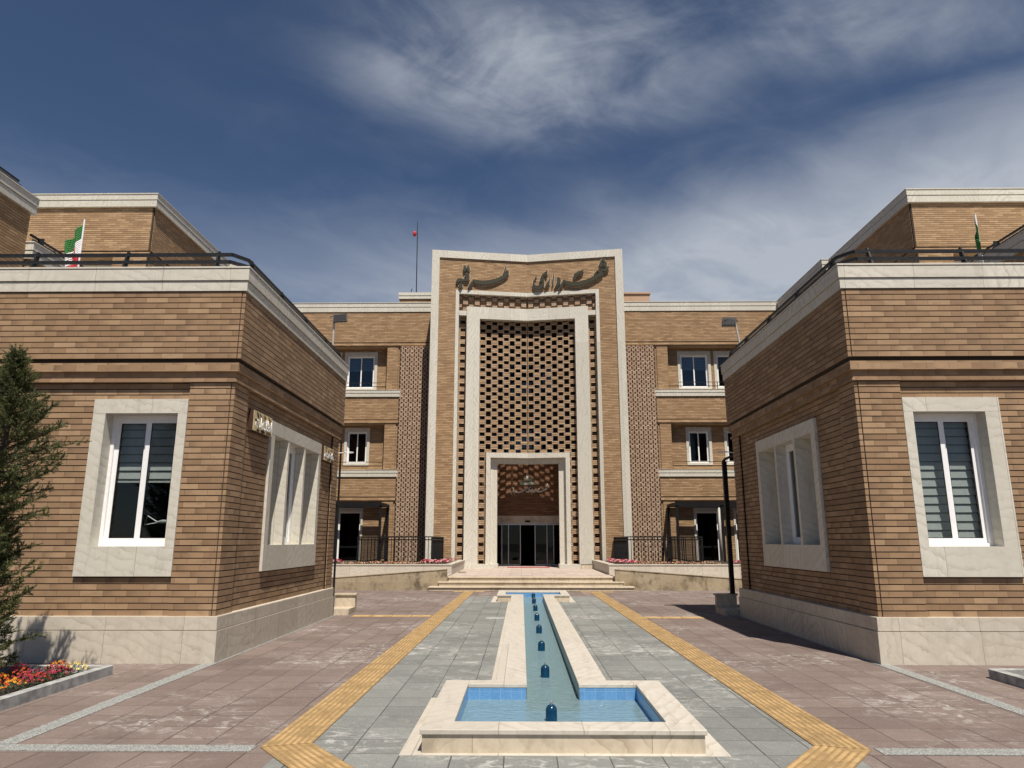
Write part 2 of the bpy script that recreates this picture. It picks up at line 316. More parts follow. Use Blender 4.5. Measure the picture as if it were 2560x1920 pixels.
# ------------------------------------------------------------------ geometry helpers
COL = scn.collection
V3 = lambda *a: Vector(a)
UP = V3(0, 0, 1)
class MB:
    """collects faces and links them as one mesh object"""
    def __init__(s): s.v = []; s.f = []; s.m = []
    def face(s, pts, m=0):
        i = len(s.v); s.v += [tuple(p) for p in pts]; s.f.append(tuple(range(i, i + len(pts)))); s.m.append(m)
    def hexa(s, p, m=0):
        # p: 8 points, bottom ring 0-3 then top ring 4-7
        a, b, c = (Vector(p[1]) - Vector(p[0])), (Vector(p[3]) - Vector(p[0])), (Vector(p[4]) - Vector(p[0]))
        flip = a.cross(b).dot(c) < 0
        i = len(s.v); s.v += [tuple(q) for q in p]
        for q in ((0, 3, 2, 1), (4, 5, 6, 7), (0, 1, 5, 4), (1, 2, 6, 5), (2, 3, 7, 6), (3, 0, 4, 7)):
            q = tuple(i + k for k in q); s.f.append(q[::-1] if flip else q); s.m.append(m)
    def obox(s, O, u, n, u0, u1, n0, n1, z0, z1, m=0):
        def P_(a, b, z): return (O[0] + u[0] * a + n[0] * b, O[1] + u[1] * a + n[1] * b, O[2] + z)
        s.hexa([P_(u0, n0, z0), P_(u1, n0, z0), P_(u1, n1, z0), P_(u0, n1, z0), P_(u0, n0, z1), P_(u1, n0, z1), P_(u1, n1, z1), P_(u0, n1, z1)], m)
    def box(s, x0, x1, y0, y1, z0, z1, m=0):
        s.obox((0, 0, 0), (1, 0), (0, 1), min(x0, x1), max(x0, x1), y0, y1, z0, z1, m)
    def tube(s, pts, r, seg=8, m=0, cap=True):
        pts = [Vector(p) for p in pts]; n = len(pts); rs = r if isinstance(r, (list, tuple)) else [r] * n
        rings = []
        for i, p in enumerate(pts):
            d = (pts[min(i + 1, n - 1)] - pts[max(i - 1, 0)]); d = d.normalized() if d.length > 1e-9 else UP
            a = d.cross(UP if abs(d.z) < 0.9 else V3(1, 0, 0)).normalized(); b = d.cross(a)
            base = len(s.v)
            for k in range(seg):
                t = 2 * math.pi * k / seg; s.v.append(tuple(p + (a * math.cos(t) + b * math.sin(t)) * rs[i]))
            rings.append(base)
        for i in range(n - 1):
            for k in range(seg):
                k2 = (k + 1) % seg
                s.f.append((rings[i] + k, rings[i] + k2, rings[i + 1] + k2, rings[i + 1] + k)); s.m.append(m)
        if cap:
            s.f.append(tuple(rings[0] + k for k in range(seg))[::-1]); s.m.append(m)
            s.f.append(tuple(rings[-1] + k for k in range(seg))); s.m.append(m)
    def lathe(s, prof, c=(0, 0, 0), seg=20, m=0):
        base = len(s.v)
        for r, z in prof:
            for k in range(seg):
                t = 2 * math.pi * k / seg; s.v.append((c[0] + r * math.cos(t), c[1] + r * math.sin(t), c[2] + z))
        for i in range(len(prof) - 1):
            for k in range(seg):
                k2 = (k + 1) % seg
                s.f.append((base + i * seg + k, base + i * seg + k2, base + (i + 1) * seg + k2, base + (i + 1) * seg + k)); s.m.append(m)
    def ball(s, c, r, m=0, seg=8, rings=5, sq=1.0):
        s.lathe([(max(r * math.sin(math.pi * i / rings), 1e-4), -r * sq * math.cos(math.pi * i / rings)) for i in range(rings + 1)], c, seg, m)
    def build(s, name, mats, parent=None, smooth=False, loc=None):
        me = bpy.data.meshes.new(name)
        vs = s.v
        if loc is not None: vs = [(a - loc[0], b - loc[1], c - loc[2]) for a, b, c in vs]
        me.from_pydata(vs, [], s.f)
        if not isinstance(mats, (list, tuple)): mats = [mats]
        for q in mats: me.materials.append(M[q] if isinstance(q, str) else q)
        me.polygons.foreach_set('material_index', s.m)
        lay = me.uv_layers.new(name='UVMap'); data = [0.0] * (2 * len(me.loops))
        V = s.v
        for pl in me.polygons:
            n = pl.normal
            if abs(n.z) > 0.75:
                for li in pl.loop_indices:
                    p = V[me.loops[li].vertex_index]; data[2 * li] = p[0]; data[2 * li + 1] = p[1]
            else:
                l = math.hypot(n.x, n.y) or 1.0; tx, ty = -n.y / l, n.x / l
                for li in pl.loop_indices:
                    p = V[me.loops[li].vertex_index]; data[2 * li] = p[0] * tx + p[1] * ty; data[2 * li + 1] = p[2]
        lay.data.foreach_set('uv', data)
        if smooth: me.polygons.foreach_set('use_smooth', [True] * len(me.polygons))
        me.update()
        o = bpy.data.objects.new(name, me); COL.objects.link(o)
        if parent is not None: o.parent = parent
        if loc is not None: o.location = loc
        return o
def tag(o, label=None, cat=None, group=None, kind=None):
    if label: o['label'] = label
    if cat: o['category'] = cat
    if group: o['group'] = group
    if kind: o['kind'] = kind
    return o
def thing(name, label, cat, loc=(0, 0, 0), group=None):
    o = bpy.data.objects.new(name, None); COL.objects.link(o); o.location = loc; o.empty_display_size = 0.2
    return tag(o, label, cat, group)
def sub(o, parent, keep=None):
    """parent to a thing whose Empty stands away from the origin, keeping world coordinates in the mesh"""
    o.parent = parent; o.matrix_parent_inverse = Matrix.Translation(parent.location).inverted(); return o
def dup(o, loc=None, rz=None, label=None, scale=None):
    c = o.copy(); COL.objects.link(c)
    if loc is not None: c.location = loc
    if rz is not None: c.rotation_euler = (0, 0, rz)
    if scale is not None: c.scale = scale
    if label: c['label'] = label
    for ch in list(o.children):
        d = ch.copy(); COL.objects.link(d); d.parent = c
        for g in list(ch.children):
            e = g.copy(); COL.objects.link(e); e.parent = d
    return c
def structure(o): o['kind'] = 'structure'; return o

def split(a, b, cuts):
    out = [(a, b)]
    for c0, c1 in cuts:
        nx = []
        for p, q in out:
            if c1 <= p or c0 >= q: nx.append((p, q)); continue
            if c0 > p: nx.append((p, c0))
            if c1 < q: nx.append((c1, q))
        out = nx
    return out
def courses(mb, O, u, n, u0, u1, z0, z1, h, holes=(), t=0.045, g=0.013, m=0):
    p_ = PHASE.get(h, 0.0)
    for k in range(int(math.floor(z0 / h)) - 1, int(math.ceil(z1 / h)) + 1):
        za, zb = max(z0, p_ + k * h), min(z1, p_ + k * h + h - g)
        if zb - za < 0.012: continue
        cuts = [(a, b) for a, b, c, d in holes if c < zb and d > za]
        for a, b in split(u0, u1, cuts):
            mb.obox(O, u, n, a, b, -t, 0.0, za, zb, m)
def core(mb, O, u, n, u0, u1, z0, z1, holes=(), T=0.3, front=0.016, m=1):
    us = sorted({u0, u1, *[x for h_ in holes for x in h_[:2] if u0 < x < u1]}); zs = sorted({z0, z1, *[x for h_ in holes for x in h_[2:] if z0 < x < z1]})
    for a, b in zip(us, us[1:]):
        for c, d in zip(zs, zs[1:]):
            mu, mz = (a + b) / 2, (c + d) / 2
            if any(h_[0] < mu < h_[1] and h_[2] < mz < h_[3] for h_ in holes): continue
            mb.obox(O, u, n, a, b, -T, -front, c, d, m)
def wall(mb, O, u, n, u0, u1, z0, z1, h, holes=(), T=0.3, g=0.013, c0=0.0, c1=0.0):
    courses(mb, O, u, n, u0 + c0, u1 - c1, z0, z1, h, holes, g=g); core(mb, O, u, n, u0 + (0.022 if c0 else 0), u1, z0, z1, holes, T)

X0 = 0.30                                   # axis of the forecourt
def hx(s, a): return X0 + s * a

def window(parent, O, u, n, u0, u1, z0, z1, wl, wr, wt, wb, proj, depth, blind=0.5, nsash=2, slat=0.1, name='window', gl='glass', fr=0.045, st=0.06, full=True):
    """stone surround with a white framed sliding window set back in it"""
    sb = MB()
    sb.obox(O, u, n, u0, u1, -depth - 0.10, proj, z0, z0 + wb); sb.obox(O, u, n, u0, u1, -depth - 0.10, proj, z1 - wt, z1)
    sb.obox(O, u, n, u0, u0 + wl, -depth - 0.10, proj - 0.0015, z0 + wb, z1 - wt); sb.obox(O, u, n, u1 - wr, u1, -depth - 0.10, proj - 0.0015, z0 + wb, z1 - wt)
    w = sb.build(name, 'stone', parent)
    a, b, c, d = u0 + wl, u1 - wr, z0 + wb, z1 - wt
    f = MB(); dn = -depth
    f.obox(O, u, n, a, b, dn - 0.07, dn, c, c + fr); f.obox(O, u, n, a, b, dn - 0.07, dn, d - fr, d)
    f.obox(O, u, n, a, a + fr, dn - 0.07, dn, c + fr, d - fr); f.obox(O, u, n, b - fr, b, dn - 0.07, dn, c + fr, d - fr)
    f.build('outer_frame', 'pvc', w)
    ai, bi, ci, di = a + fr, b - fr, c + fr, d - fr
    wd = (bi - ai) / nsash
    for i in range(nsash):
        p, q = ai + i * wd - (0.015 if i else 0), ai + (i + 1) * wd + (0.015 if i < nsash - 1 else 0)
        e = dn - 0.004 - (0.028 if i % 2 else 0.0)
        s2 = MB()
        s2.obox(O, u, n, p, q, e - 0.03, e, ci, ci + st); s2.obox(O, u, n, p, q, e - 0.03, e, di - st, di)
        s2.obox(O, u, n, p, p + st, e - 0.03, e, ci + st, di - st); s2.obox(O, u, n, q - st, q, e - 0.03, e, ci + st, di - st)
        k_s = 0.009
        for bx in ((p + st, q - st, ci + st, ci + st + k_s), (p + st, q - st, di - st - k_s, di - st), (p + st, p + st + k_s, ci + st + k_s, di - st - k_s), (q - st - k_s, q - st, ci + st + k_s, di - st - k_s)): s2.obox(O, u, n, bx[0], bx[1], e - 0.011, e - 0.004, bx[2], bx[3], 1)
        s2.build('sash', ['pvc', 'black_metal'], w)
        g = MB(); g.obox(O, u, n, p + st, q - st, e - 0.018, e - 0.012, ci + st, di - st); g.build('pane', gl, w)
    if blind > 0:
        bl = MB(); z = di - 0.02; zend = di - (di - ci) * blind; k = 0
        while z > zend + 0.02:
            top = z; bot = max(z - slat, zend)
            O2 = O
            def PP(a_, b_, z_): return (O[0] + u[0] * a_ + n[0] * b_, O[1] + u[1] * a_ + n[1] * b_, z_)
            bn = dn - 0.16
            bl.hexa([PP(ai + .02, bn + .022, bot + .012), PP(bi - .02, bn + .022, bot + .012), PP(bi - .02, bn + .019, bot + .012), PP(ai + .02, bn + .019, bot + .012),
                     PP(ai + .02, bn + .003, top - .004), PP(bi - .02, bn + .003, top - .004), PP(bi - .02, bn, top - .004), PP(ai + .02, bn, top - .004)], 0)
            bl.obox(O, u, n, ai + .02, bi - .02, bn - .012, bn - .009, bot, top, 1)
            z -= slat; k += 1
        bl.obox(O, u, n, ai + .02, bi - .02, dn - 0.15, dn - 0.125, zend - 0.03, zend - 0.004, 0)
        bl.build('roller_blind', ['blind', 'blind_sheer'], w)
    return w

# ------------------------------------------------------------------ ground, paving, water
g = MB(); g.face([(-400, -300, -0.32), (400, -300, -0.32), (400, 500, -0.32), (-400, 500, -0.32)])
structure(g.build('ground', 'asphalt'))
YW = 22.95
def sheet(mb, x0, x1, y0, y1, z=0.0): mb.box(x0, x1, y0, y1, -0.30, z)
pv = MB()
sheet(pv, -40, -1.76, -30, 60); sheet(pv, 2.375, 40, -30, 60); sheet(pv, -1.76, 2.375, 20.45, 60)
structure(pv.build('pavement', 'tile_red'))
gv = MB()
PXL, PXR = -0.70, 1.30                       # outer faces of the basin walls
sheet(gv, -1.76, 2.375, -30, 5.60, -0.001); sheet(gv, -1.76, PXL, 5.60, 7.40, -0.001); sheet(gv, PXR, 2.375, 5.60, 7.40, -0.001)
sheet(gv, -1.76, -0.21, 7.40, 18.64, -0.001); sheet(gv, 0.81, 2.375, 7.40, 18.64, -0.001)
sheet(gv, -1.76, -0.60, 18.64, 20.45, -0.001); sheet(gv, 1.20, 2.375, 18.64, 20.45, -0.001)
structure(gv.build('grey_pavement', 'tile_grey'))
def border(name, rects, mat, z):
    b = MB()
    for x0, x1, y0, y1 in rects: b.box(x0, x1, y0, y1, z - 0.004, z)
    return structure(b.build(name, mat))
border('granite_border', [(-3.98, -3.815, 5.765, 15.4), (-13, -1.98, 5.595, 5.755), (2.60, 13, 5.570, 5.730), (4.40, 4.565, 5.74, 15.4)], 'granite', 0.005)
border('stone_apron', [(-0.88, PXL, 5.60, 7.42), (PXR, 1.49, 5.60, 7.42), (-0.88, 1.49, 5.515, 5.598), (-0.33, -0.20, 7.43, 18.6), (0.80, 0.93, 7.43, 18.6),
                       (-0.76, -0.60, 18.45, 20.5), (1.20, 1.36, 18.45, 20.5)], 'stone_rim', 0.004)

def tactile(pts_l, pts_r, nb=7, name='tactile_path'):
    """ribbed yellow guide strip between two edge polylines"""
    b = MB()
    for (l0, r0), (l1, r1) in zip(zip(pts_l, pts_r), zip(pts_l[1:], pts_r[1:])):
        l0, r0, l1, r1 = [Vector((*p, 0.0)) for p in (l0, r0, l1, r1)]
        ln = ((l1 - l0).length + (r1 - r0).length) / 2; nt = max(1, round(ln / 0.375))
        for i in range(nt):
            t0, t1 = i / nt, (i + 1) / nt - 0.008 * min(1, 0.375 / ln * nt) / nt * 2.2
            a, bb = l0.lerp(l1, t0), r0.lerp(r1, t0); c, d = l0.lerp(l1, t1), r0.lerp(r1, t1)
            z0, z1 = 0.001, 0.007
            b.hexa([(a.x, a.y, z0), (bb.x, bb.y, z0), (d.x, d.y, z0), (c.x, c.y, z0), (a.x, a.y, z1), (bb.x, bb.y, z1), (d.x, d.y, z1), (c.x, c.y, z1)], 0)
            for k in range(nb):
                f0 = (k + 0.22) / nb; f1 = (k + 0.78) / nb
                e0, e1 = 0.018, 0.982
                def q(f, e): 
                    v0 = a.lerp(bb, f); v1 = c.lerp(d, f); return v0.lerp(v1, e)
                p4 = [q(f0, e0), q(f1, e0), q(f1, e1), q(f0, e1)]
                w = (f1 - f0) * 0.16
                t4 = [q(f0 + w, e0 + .01), q(f1 - w, e0 + .01), q(f1 - w, e1 - .01), q(f0 + w, e1 - .01)]
                b.hexa([(p.x, p.y, 0.0072) for p in p4] + [(p.x, p.y, 0.0120) for p in t4], 1)
    return structure(b.build(name, ['yellow_joint', 'yellow']))
tactile([(-1.94, 5.70), (-1.72, 22.05)], [(-1.585, 5.82), (-1.42, 22.05)])
tactile([(-1.93, 5.685), (-0.70, 4.06)], [(-1.575, 5.805), (-0.345, 4.18)])
tactile([(2.182, 5.80), (2.037, 21.9)], [(2.560, 5.69), (2.375, 21.9)])
tactile([(2.178, 5.785), (0.95, 4.16)], [(2.556, 5.675), (1.328, 4.05)])
tactile([(-3.44, 15.25), (-1.83, 15.25)], [(-3.44, 14.95), (-1.83, 14.95)])
tactile([(2.38, 15.0), (3.62, 15.0)], [(2.38, 14.7), (3.62, 14.7)])
tactile([(-2.05, 22.36), (-1.10, 22.36)], [(-2.05, 22.07), (-1.10, 22.07)])
tactile([(1.75, 22.22), (2.75, 22.22)], [(1.75, 21.93), (2.75, 21.93)])

ac = MB(); ac.box(-.70, -.34, 14.55, 14.93, 0.0005, 0.006); ac.box(-.55, -.49, 14.73, 14.75, 0.0062, 0.008); tag(ac.build('access_cover', 'kerb_concrete'), 'flat grey access cover set in the grey paving left of the channel', 'cover')
# ---- fountain basin: two pools joined by a channel
ZR = 0.165
fb = thing('fountain_basin', 'long cream stone fountain basin with blue tiled pools joined by a narrow channel', 'fountain', (X0, 6.5, 0))
CI, CO = (0.05, 0.545), (-0.25, 0.805)       # channel: inner and outer faces
NP = (-0.74, 1.34, 5.555, 7.43); NI = (-0.51, 1.09, 5.80, 7.24)
FP = (-0.62, 1.23, 18.62, 20.45); FI = (-0.41, 1.02, 18.86, 19.95)
rim = MB(); z0, z1 = ZR - 0.036, ZR
rim.box(NP[0], NP[1], NP[2], NI[2], z0, z1); rim.box(NP[0], NI[0], NI[2], NP[3], z0, z1); rim.box(NI[1], NP[1], NI[2], NP[3], z0, z1)
rim.box(NI[0], CI[0], NI[3], NP[3], z0, z1); rim.box(CI[1], NI[1], NI[3], NP[3], z0, z1)
rim.box(CO[0], CI[0], NP[3], FP[2], z0, z1); rim.box(CI[1], CO[1], NP[3], FP[2], z0, z1)
rim.box(FP[0], CI[0], FP[2], FI[2], z0, z1); rim.box(CI[1], FP[1], FP[2], FI[2], z0, z1)
rim.box(FP[0], FI[0], FI[2], FP[3], z0, z1); rim.box(FI[1], FP[1], FI[2], FP[3], z0, z1); rim.box(FI[0], FI[1], FI[3], FP[3], z0, z1)
o = sub(rim.build('rim', 'stone_rim'), fb)
bv = o.modifiers.new('bevel', 'BEVEL'); bv.width = 0.005; bv.segments = 2; bv.limit_method = 'ANGLE'
bw = MB(); e = 0.016; zb = ZR - 0.036
bw.box(NP[0] + e, NP[1] - e, NP[2] + e, NI[2] - .012, -.3, zb); bw.box(NP[0] + e, NI[0] - .012, NI[2] - .012, NP[3] - e, -.3, zb); bw.box(NI[1] + .012, NP[1] - e, NI[2] - .012, NP[3] - e, -.3, zb)
bw.box(NI[0] - .012, CI[0] - .012, NI[3] + .012, NP[3] - e, -.3, zb); bw.box(CI[1] + .012, NI[1] + .012, NI[3] + .012, NP[3] - e, -.3, zb)
bw.box(CO[0] + e, CI[0] - .012, NP[3] - e, FP[2] + e, -.3, zb); bw.box(CI[1] + .012, CO[1] - e, NP[3] - e, FP[2] + e, -.3, zb)
bw.box(FP[0] + e, CI[0] - .012, FP[2] + e, FI[2] - .012, -.3, zb); bw.box(CI[1] + .012, FP[1] - e, FP[2] + e, FI[2] - .012, -.3, zb)
bw.box(FP[0] + e, FI[0] - .012, FI[2] - .012, FP[3] - e, -.3, zb); bw.box(FI[1] + .012, FP[1] - e, FI[2] - .012, FP[3] - e, -.3, zb); bw.box(FI[0] - .012, FI[1] + .012, FI[3] + .012, FP[3] - e, -.3, zb)
sub(bw.build('basin_wall', 'stone_step'), fb)
tl = MB(); d = 0.008; zt = zb - 0.002; zf = -0.075
def lin(x0, x1, y0, y1, m): tl.box(x0, x1, y0, y1, zf, zt, m)
for I, side in ((NI, 0), (FI, 1)):
    lin(I[0] - d, I[0], I[2], I[3], 0); lin(I[1], I[1] + d, I[2], I[3], 0)
    ya, yb = ((I[2] - d, I[2]), (I[3], I[3] + d)) if side == 0 else ((I[3], I[3] + d), (I[2] - d, I[2]))
    lin(I[0], I[1], *ya, 0); lin(I[0], CI[0] - d, *yb, 0); lin(CI[1] + d, I[1], *yb, 0)
    tl.box(I[0], I[1], I[2], I[3], zf - .02, zf, 0)
lin(CI[0] - d, CI[0], NI[3], FI[2], 1); lin(CI[1], CI[1] + d, NI[3], FI[2], 1); tl.box(CI[0], CI[1], NI[3], FI[2], zf - .02, zf, 1)
sub(tl.build('tile_lining', ['tile_blue', 'tile_teal']), fb)
wt = MB(); zw = 0.024
for x0, x1, y0, y1 in ((NI[0], NI[1], NI[2], NI[3]), (CI[0], CI[1], NI[3], FI[2]), (FI[0], FI[1], FI[2], FI[3])):
    wt.face([(x0, y0, zw), (x1, y0, zw), (x1, y1, zw), (x0, y1, zw)])
structure(wt.build('water', 'water'))
# ---- fountain nozzles
def nozzle(label, loc):
    t = thing('fountain_nozzle', label, 'fountain nozzle', loc, 'blue domed nozzles along the water channel')
    b = MB(); r = 0.048
    b.lathe([(r + .004, 0.0), (r + .004, 0.012), (r, 0.014), (r, 0.185)] + [(r * math.cos(a), 0.185 + r * 0.95 * math.sin(a)) for a in [R(q) for q in (18, 36, 54, 70, 82)]] + [(0.0005, 0.2315)], seg=28)
    b.build('dome', 'dome_blue', t, smooth=True)
    c = MB(); c.lathe([(0.010, 0.226), (0.012, 0.236), (0.007, 0.242), (0.009, 0.252), (0.0005, 0.258)], seg=12); c.build('spout', 'grey_steel', t, smooth=True)
    return t
NY = [6.43, 8.39, 10.33, 12.22, 14.11, 16.0, 17.84, 19.5]
NX = [0.25, 0.262, 0.275, 0.288, 0.294, 0.302, 0.304, 0.318]
NL = ['largest and nearest blue domed fountain nozzle, standing in the near pool',
      'blue domed nozzle in the channel mouth, next behind the one in the near pool',
      'blue domed nozzle in the channel, third from the near pool', 'blue domed nozzle in the channel, fourth from the near end',
      'blue domed nozzle in the channel, fifth from the near end', 'blue domed nozzle in the channel, third from the entrance steps end',
      'last blue domed nozzle inside the channel before the far pool', 'smallest blue domed nozzle, standing in the far pool by the steps']
nz0 = None
for x, y, l in zip(NX, NY, NL):
    if nz0 is None: nz0 = nozzle(l, (x, y, -0.075))
    else: dup(nz0, (x, y, -0.075), label=l)

# ------------------------------------------------------------------ the two annexes
AX, AY, AE, AO = 4.205, 9.43, 15.1, 12.3       # half axis distance, front face, far end, outer end
def annex(s, label, blind):
    t = thing('annex_building', label, 'building', (hx(s, 8), 12, 0), 'single storey brick annexes')
    def add(mb, name, mats, par=None):
        o = mb.build(name, mats); sub(o, t); return o
    def fp(mb, off, z0, z1, m=0, inset=0.0): mb.obox((X0, 0, 0), (s, 0), (0, 1), AX - off, AO, AY - off, AE + off, z0, z1, m)
    uF, nF = (s, 0), (0, -1); uS, nS = (0, 1), (-s, 0)
    OF = (X0, AY, 0); OFr = (X0, AY + 0.04, 0); OS = (hx(s, AX), 0, 0); OSr = (hx(s, AX + 0.04), 0, 0)
    zb, zt = 0.561, 3.62
    w = MB()
    y0, y1 = (10.98, 13.80) if s < 0 else (10.85, 13.62)
    hf = [(4.90, 6.03, 1.15, 3.30)]; hs = [(y0 + .08, y1 - .08, 1.15, 3.25)]
    wall(w, OF, uF, nF, AX, 4.82, zb, zt, HN, T=0.30, c0=0.058)
    wall(w, OFr, uF, nF, 4.82, AO, zb, zt, HN, hf, T=0.26)
    courses(w, OS, uS, nS, AY + 0.004, AY + 0.5, zb, zt, HN); core(w, OS, uS, nS, AY + 0.06, AY + 0.5, zb, zt, T=0.30)
    wall(w, OSr, uS, nS, AY + 0.5, 14.65, zb, zt, HN, hs, T=0.26)
    wall(w, OS, uS, nS, 14.65, AE, zb, zt, HN, T=0.30)
    # back and outer closing walls, then the stepped bands and the frieze above
    w.obox((X0, 0, 0), (s, 0), (0, 1), AX + .31, AO, AE - 0.3, AE - 0.001, zb, zt, 0); w.obox((X0, 0, 0), (s, 0), (0, 1), AO - 0.25, AO - 0.001, AY + 0.30, AE - 0.3, zb, zt, 0)
    fp(w, 0.030, 3.62, 3.655); fp(w, 0.0, 3.655, 3.765); fp(w, 0.045, 3.765, 3.885); fp(w, 0.012, 3.885, 3.935, 1)
    fp(w, 0.07 - 0.016, 3.935, 4.91, 1)
    OF2 = (X0, AY - 0.07, 0); OS2 = (hx(s, AX - 0.07), 0, 0)
    courses(w, OF2, uF, nF, AX - 0.07 + 0.058, AO, 3.94, 4.91, HN); courses(w, OS2, uS, nS, AY - 0.066, AE + 0.07, 3.94, 4.91, HN)
    add(w, 'wall', ['brick_near', 'mortar'])
    pl = MB(); fp(pl, 0.060, 0.0, 0.388); fp(pl, 0.036, 0.388, 0.40); fp(pl, 0.048, 0.40, 0.555); fp(pl, 0.040, 0.555, 0.561)
    add(pl, 'plinth', 'stone_plinth')
    c = MB(); fp(c, 0.088, 4.91, 5.048); fp(c, 0.070, 5.048, 5.062); fp(c, 0.105, 5.062, 5.228); fp(c, 0.09, 5.228, 5.238); fp(c, 0.114, 5.238, 5.262)
    add(c, 'cornice', 'stone')
    rf = MB(); fp(rf, -0.35, 5.262, 5.268); add(rf, 'roof', 'roof_felt')
    inn = MB(); inn.obox((X0, 0, 0), (s, 0), (0, 1), AX + .36, AO - .3, AE - 0.45, AE - 0.35, zb, zt - .05); inn.obox((X0, 0, 0), (s, 0), (0, 1), AX + .31, AO - .3, AY + 2.2, AY + 2.25, zb, zt - .05)
    add(inn, 'partition', 'interior')
    wf = window(t, OFr, uF, nF, 4.826, 6.11, 1.051, 3.388, 0.125, 0.20 if s > 0 else 0.17, 0.195, 0.378, 0.042, 0.165, blind=blind, slat=0.115)
    wf.matrix_parent_inverse = Matrix.Translation(t.location).inverted()
    # side window: deep stone box with two upright fins and the sash in the middle bay only
    zz0, zz1 = 1.053, 3.352
    ya = y0 + (y1 - y0) * .30; yb_ = y0 + (y1 - y0) * .622
    sb = MB(); P1 = 0.042; DD = -0.34
    sb.obox(OSr, uS, nS, y0, y1, DD, P1, zz0, zz0 + 0.385); sb.obox(OSr, uS, nS, y0, y1, DD, P1, zz1 - 0.21, zz1)
    zA, zB = zz0 + 0.385, zz1 - 0.21
    for a, b in ((y0, y0 + 0.17), (ya, ya + .08), (yb_, yb_ + .08), (y1 - 0.14, y1)): sb.obox(OSr, uS, nS, a, b, DD, P1 - 0.002, zA, zB)
    for a, b in ((y0 + 0.17, ya), (yb_ + .08, y1 - 0.14)): sb.obox(OSr, uS, nS, a, b, DD, -0.26, zA, zB)
    sw = add(sb, 'window', 'stone')
    a, b = ya + .08, yb_; f = MB(); dn = -0.135
    f.obox(OSr, uS, nS, a, b, dn - .06, dn, zA, zA + .05); f.obox(OSr, uS, nS, a, b, dn - .06, dn, zB - .05, zB); f.obox(OSr, uS, nS, a, a + .05, dn - .06, dn, zA + .05, zB - .05); f.obox(OSr, uS, nS, b - .05, b, dn - .06, dn, zA + .05, zB - .05)
    f.obox(OSr, uS, nS, a + .05, b - .05, dn - .045, dn - .012, zA + .05, zA + .12); f.obox(OSr, uS, nS, a + .05, b - .05, dn - .045, dn - .012, zB - .12, zB - .05)
    f.obox(OSr, uS, nS, a + .05, a + .11, dn - .045, dn - .012, zA + .12, zB - .12); f.obox(OSr, uS, nS, b - .11, b - .05, dn - .045, dn - .012, zA + .12, zB - .12)
    fo = f.build('sash', 'pvc', sw)
    gp = MB(); gp.obox(OSr, uS, nS, a + .11, b - .11, dn - .03, dn - .024, zA + .12, zB - .12); gp.build('pane', 'glass', sw)
    # roof railing: two flat bars on leaning fins, chamfered at the corner
    rl = MB(); ps = []
    def bar(p, q, zc, hh=0.046, tt=0.035):
        p, q = Vector((*p, 0)), Vector((*q, 0)); dd = (q - p); L = dd.length; dd.normalize(); nn = V3(-dd.y, dd.x, 0)
        rl.obox((p.x, p.y, 0), (dd.x, dd.y), (nn.x, nn.y), 0, L, -tt / 2, tt / 2, zc - hh / 2, zc + hh / 2)
    yR = AY - 0.02; hR = AX + 0.01
    for zc, dl in ((5.365, 0.0), (5.495, 0.05)):
        bar((hx(s, 4.42), yR + dl), (hx(s, AO), yR + dl), zc); bar((hx(s, 4.42), yR + dl), (hx(s, hR + dl), yR + 0.22 + dl), zc); bar((hx(s, hR + dl), yR + 0.22 + dl), (hx(s, hR + dl), AE - 0.1), zc)
    rr = add(rl, 'roof_railing', 'dark_steel')
    def fin(P_, ux, uy):
        f2 = MB(); L = [(-0.045, 5.262), (0.055, 5.262), (0.115, 5.555), (0.055, 5.555)]
        tq = 0.012; nx, ny = -uy, ux
        pts = [(P_[0] + ux * a + nx * k * tq, P_[1] + uy * a + ny * k * tq, z) for k in (-1, 1) for a, z in L]
        f2.hexa([pts[0], pts[1], pts[2], pts[3], pts[4], pts[5], pts[6], pts[7]]); f2.build('rail_post', 'dark_steel', rr)
    for q in (4.62, 5.93, 7.24, 8.55, 9.86): fin((hx(s, q), yR), 0, 1)
    for q in (9.85, 11.2, 12.55, 13.9, 15.0): fin((hx(s, hR), q), s, 0)
    # black downpipe at the far corner and the low stone ledge beside the side door
    if s < 0:
        dp = MB(); dp.tube([(hx(s, AX - 0.045), AE + 0.02, 3.6), (hx(s, AX - 0.045), AE + 0.02, 0.03)], 0.022, 10); add(dp, 'downpipe', 'black_metal')
    return t
annex(-1, 'brick annex left of the forecourt, behind the juniper, its front window blind half raised', 0.50)
annex(1, 'brick annex right of the forecourt with its side wall in shade and blinds fully lowered', 0.985)
def ledge(s, label):
    lg = MB(); Ob = (X0, 0, 0); uu, nn = (s, 0), (0, 1)
    lg.obox(Ob, uu, nn, 3.87, 4.30, 15.85, 15.98, 0.0, 0.36); lg.obox(Ob, uu, nn, 3.84, 4.32, 15.82, 16.01, 0.36, 0.395)
    lg.obox(Ob, uu, nn, 3.87, 4.30, 15.285, 15.85, 0.0, 0.12)
    tag(lg.build('stone_ledge', 'stone_step'), label, 'ledge', 'low stone ledges by the annex ends')
ledge(-1, 'low cream stone ledge in sun at the far end of the left annex'); ledge(1, 'low stone ledge in shade under the black steel post')
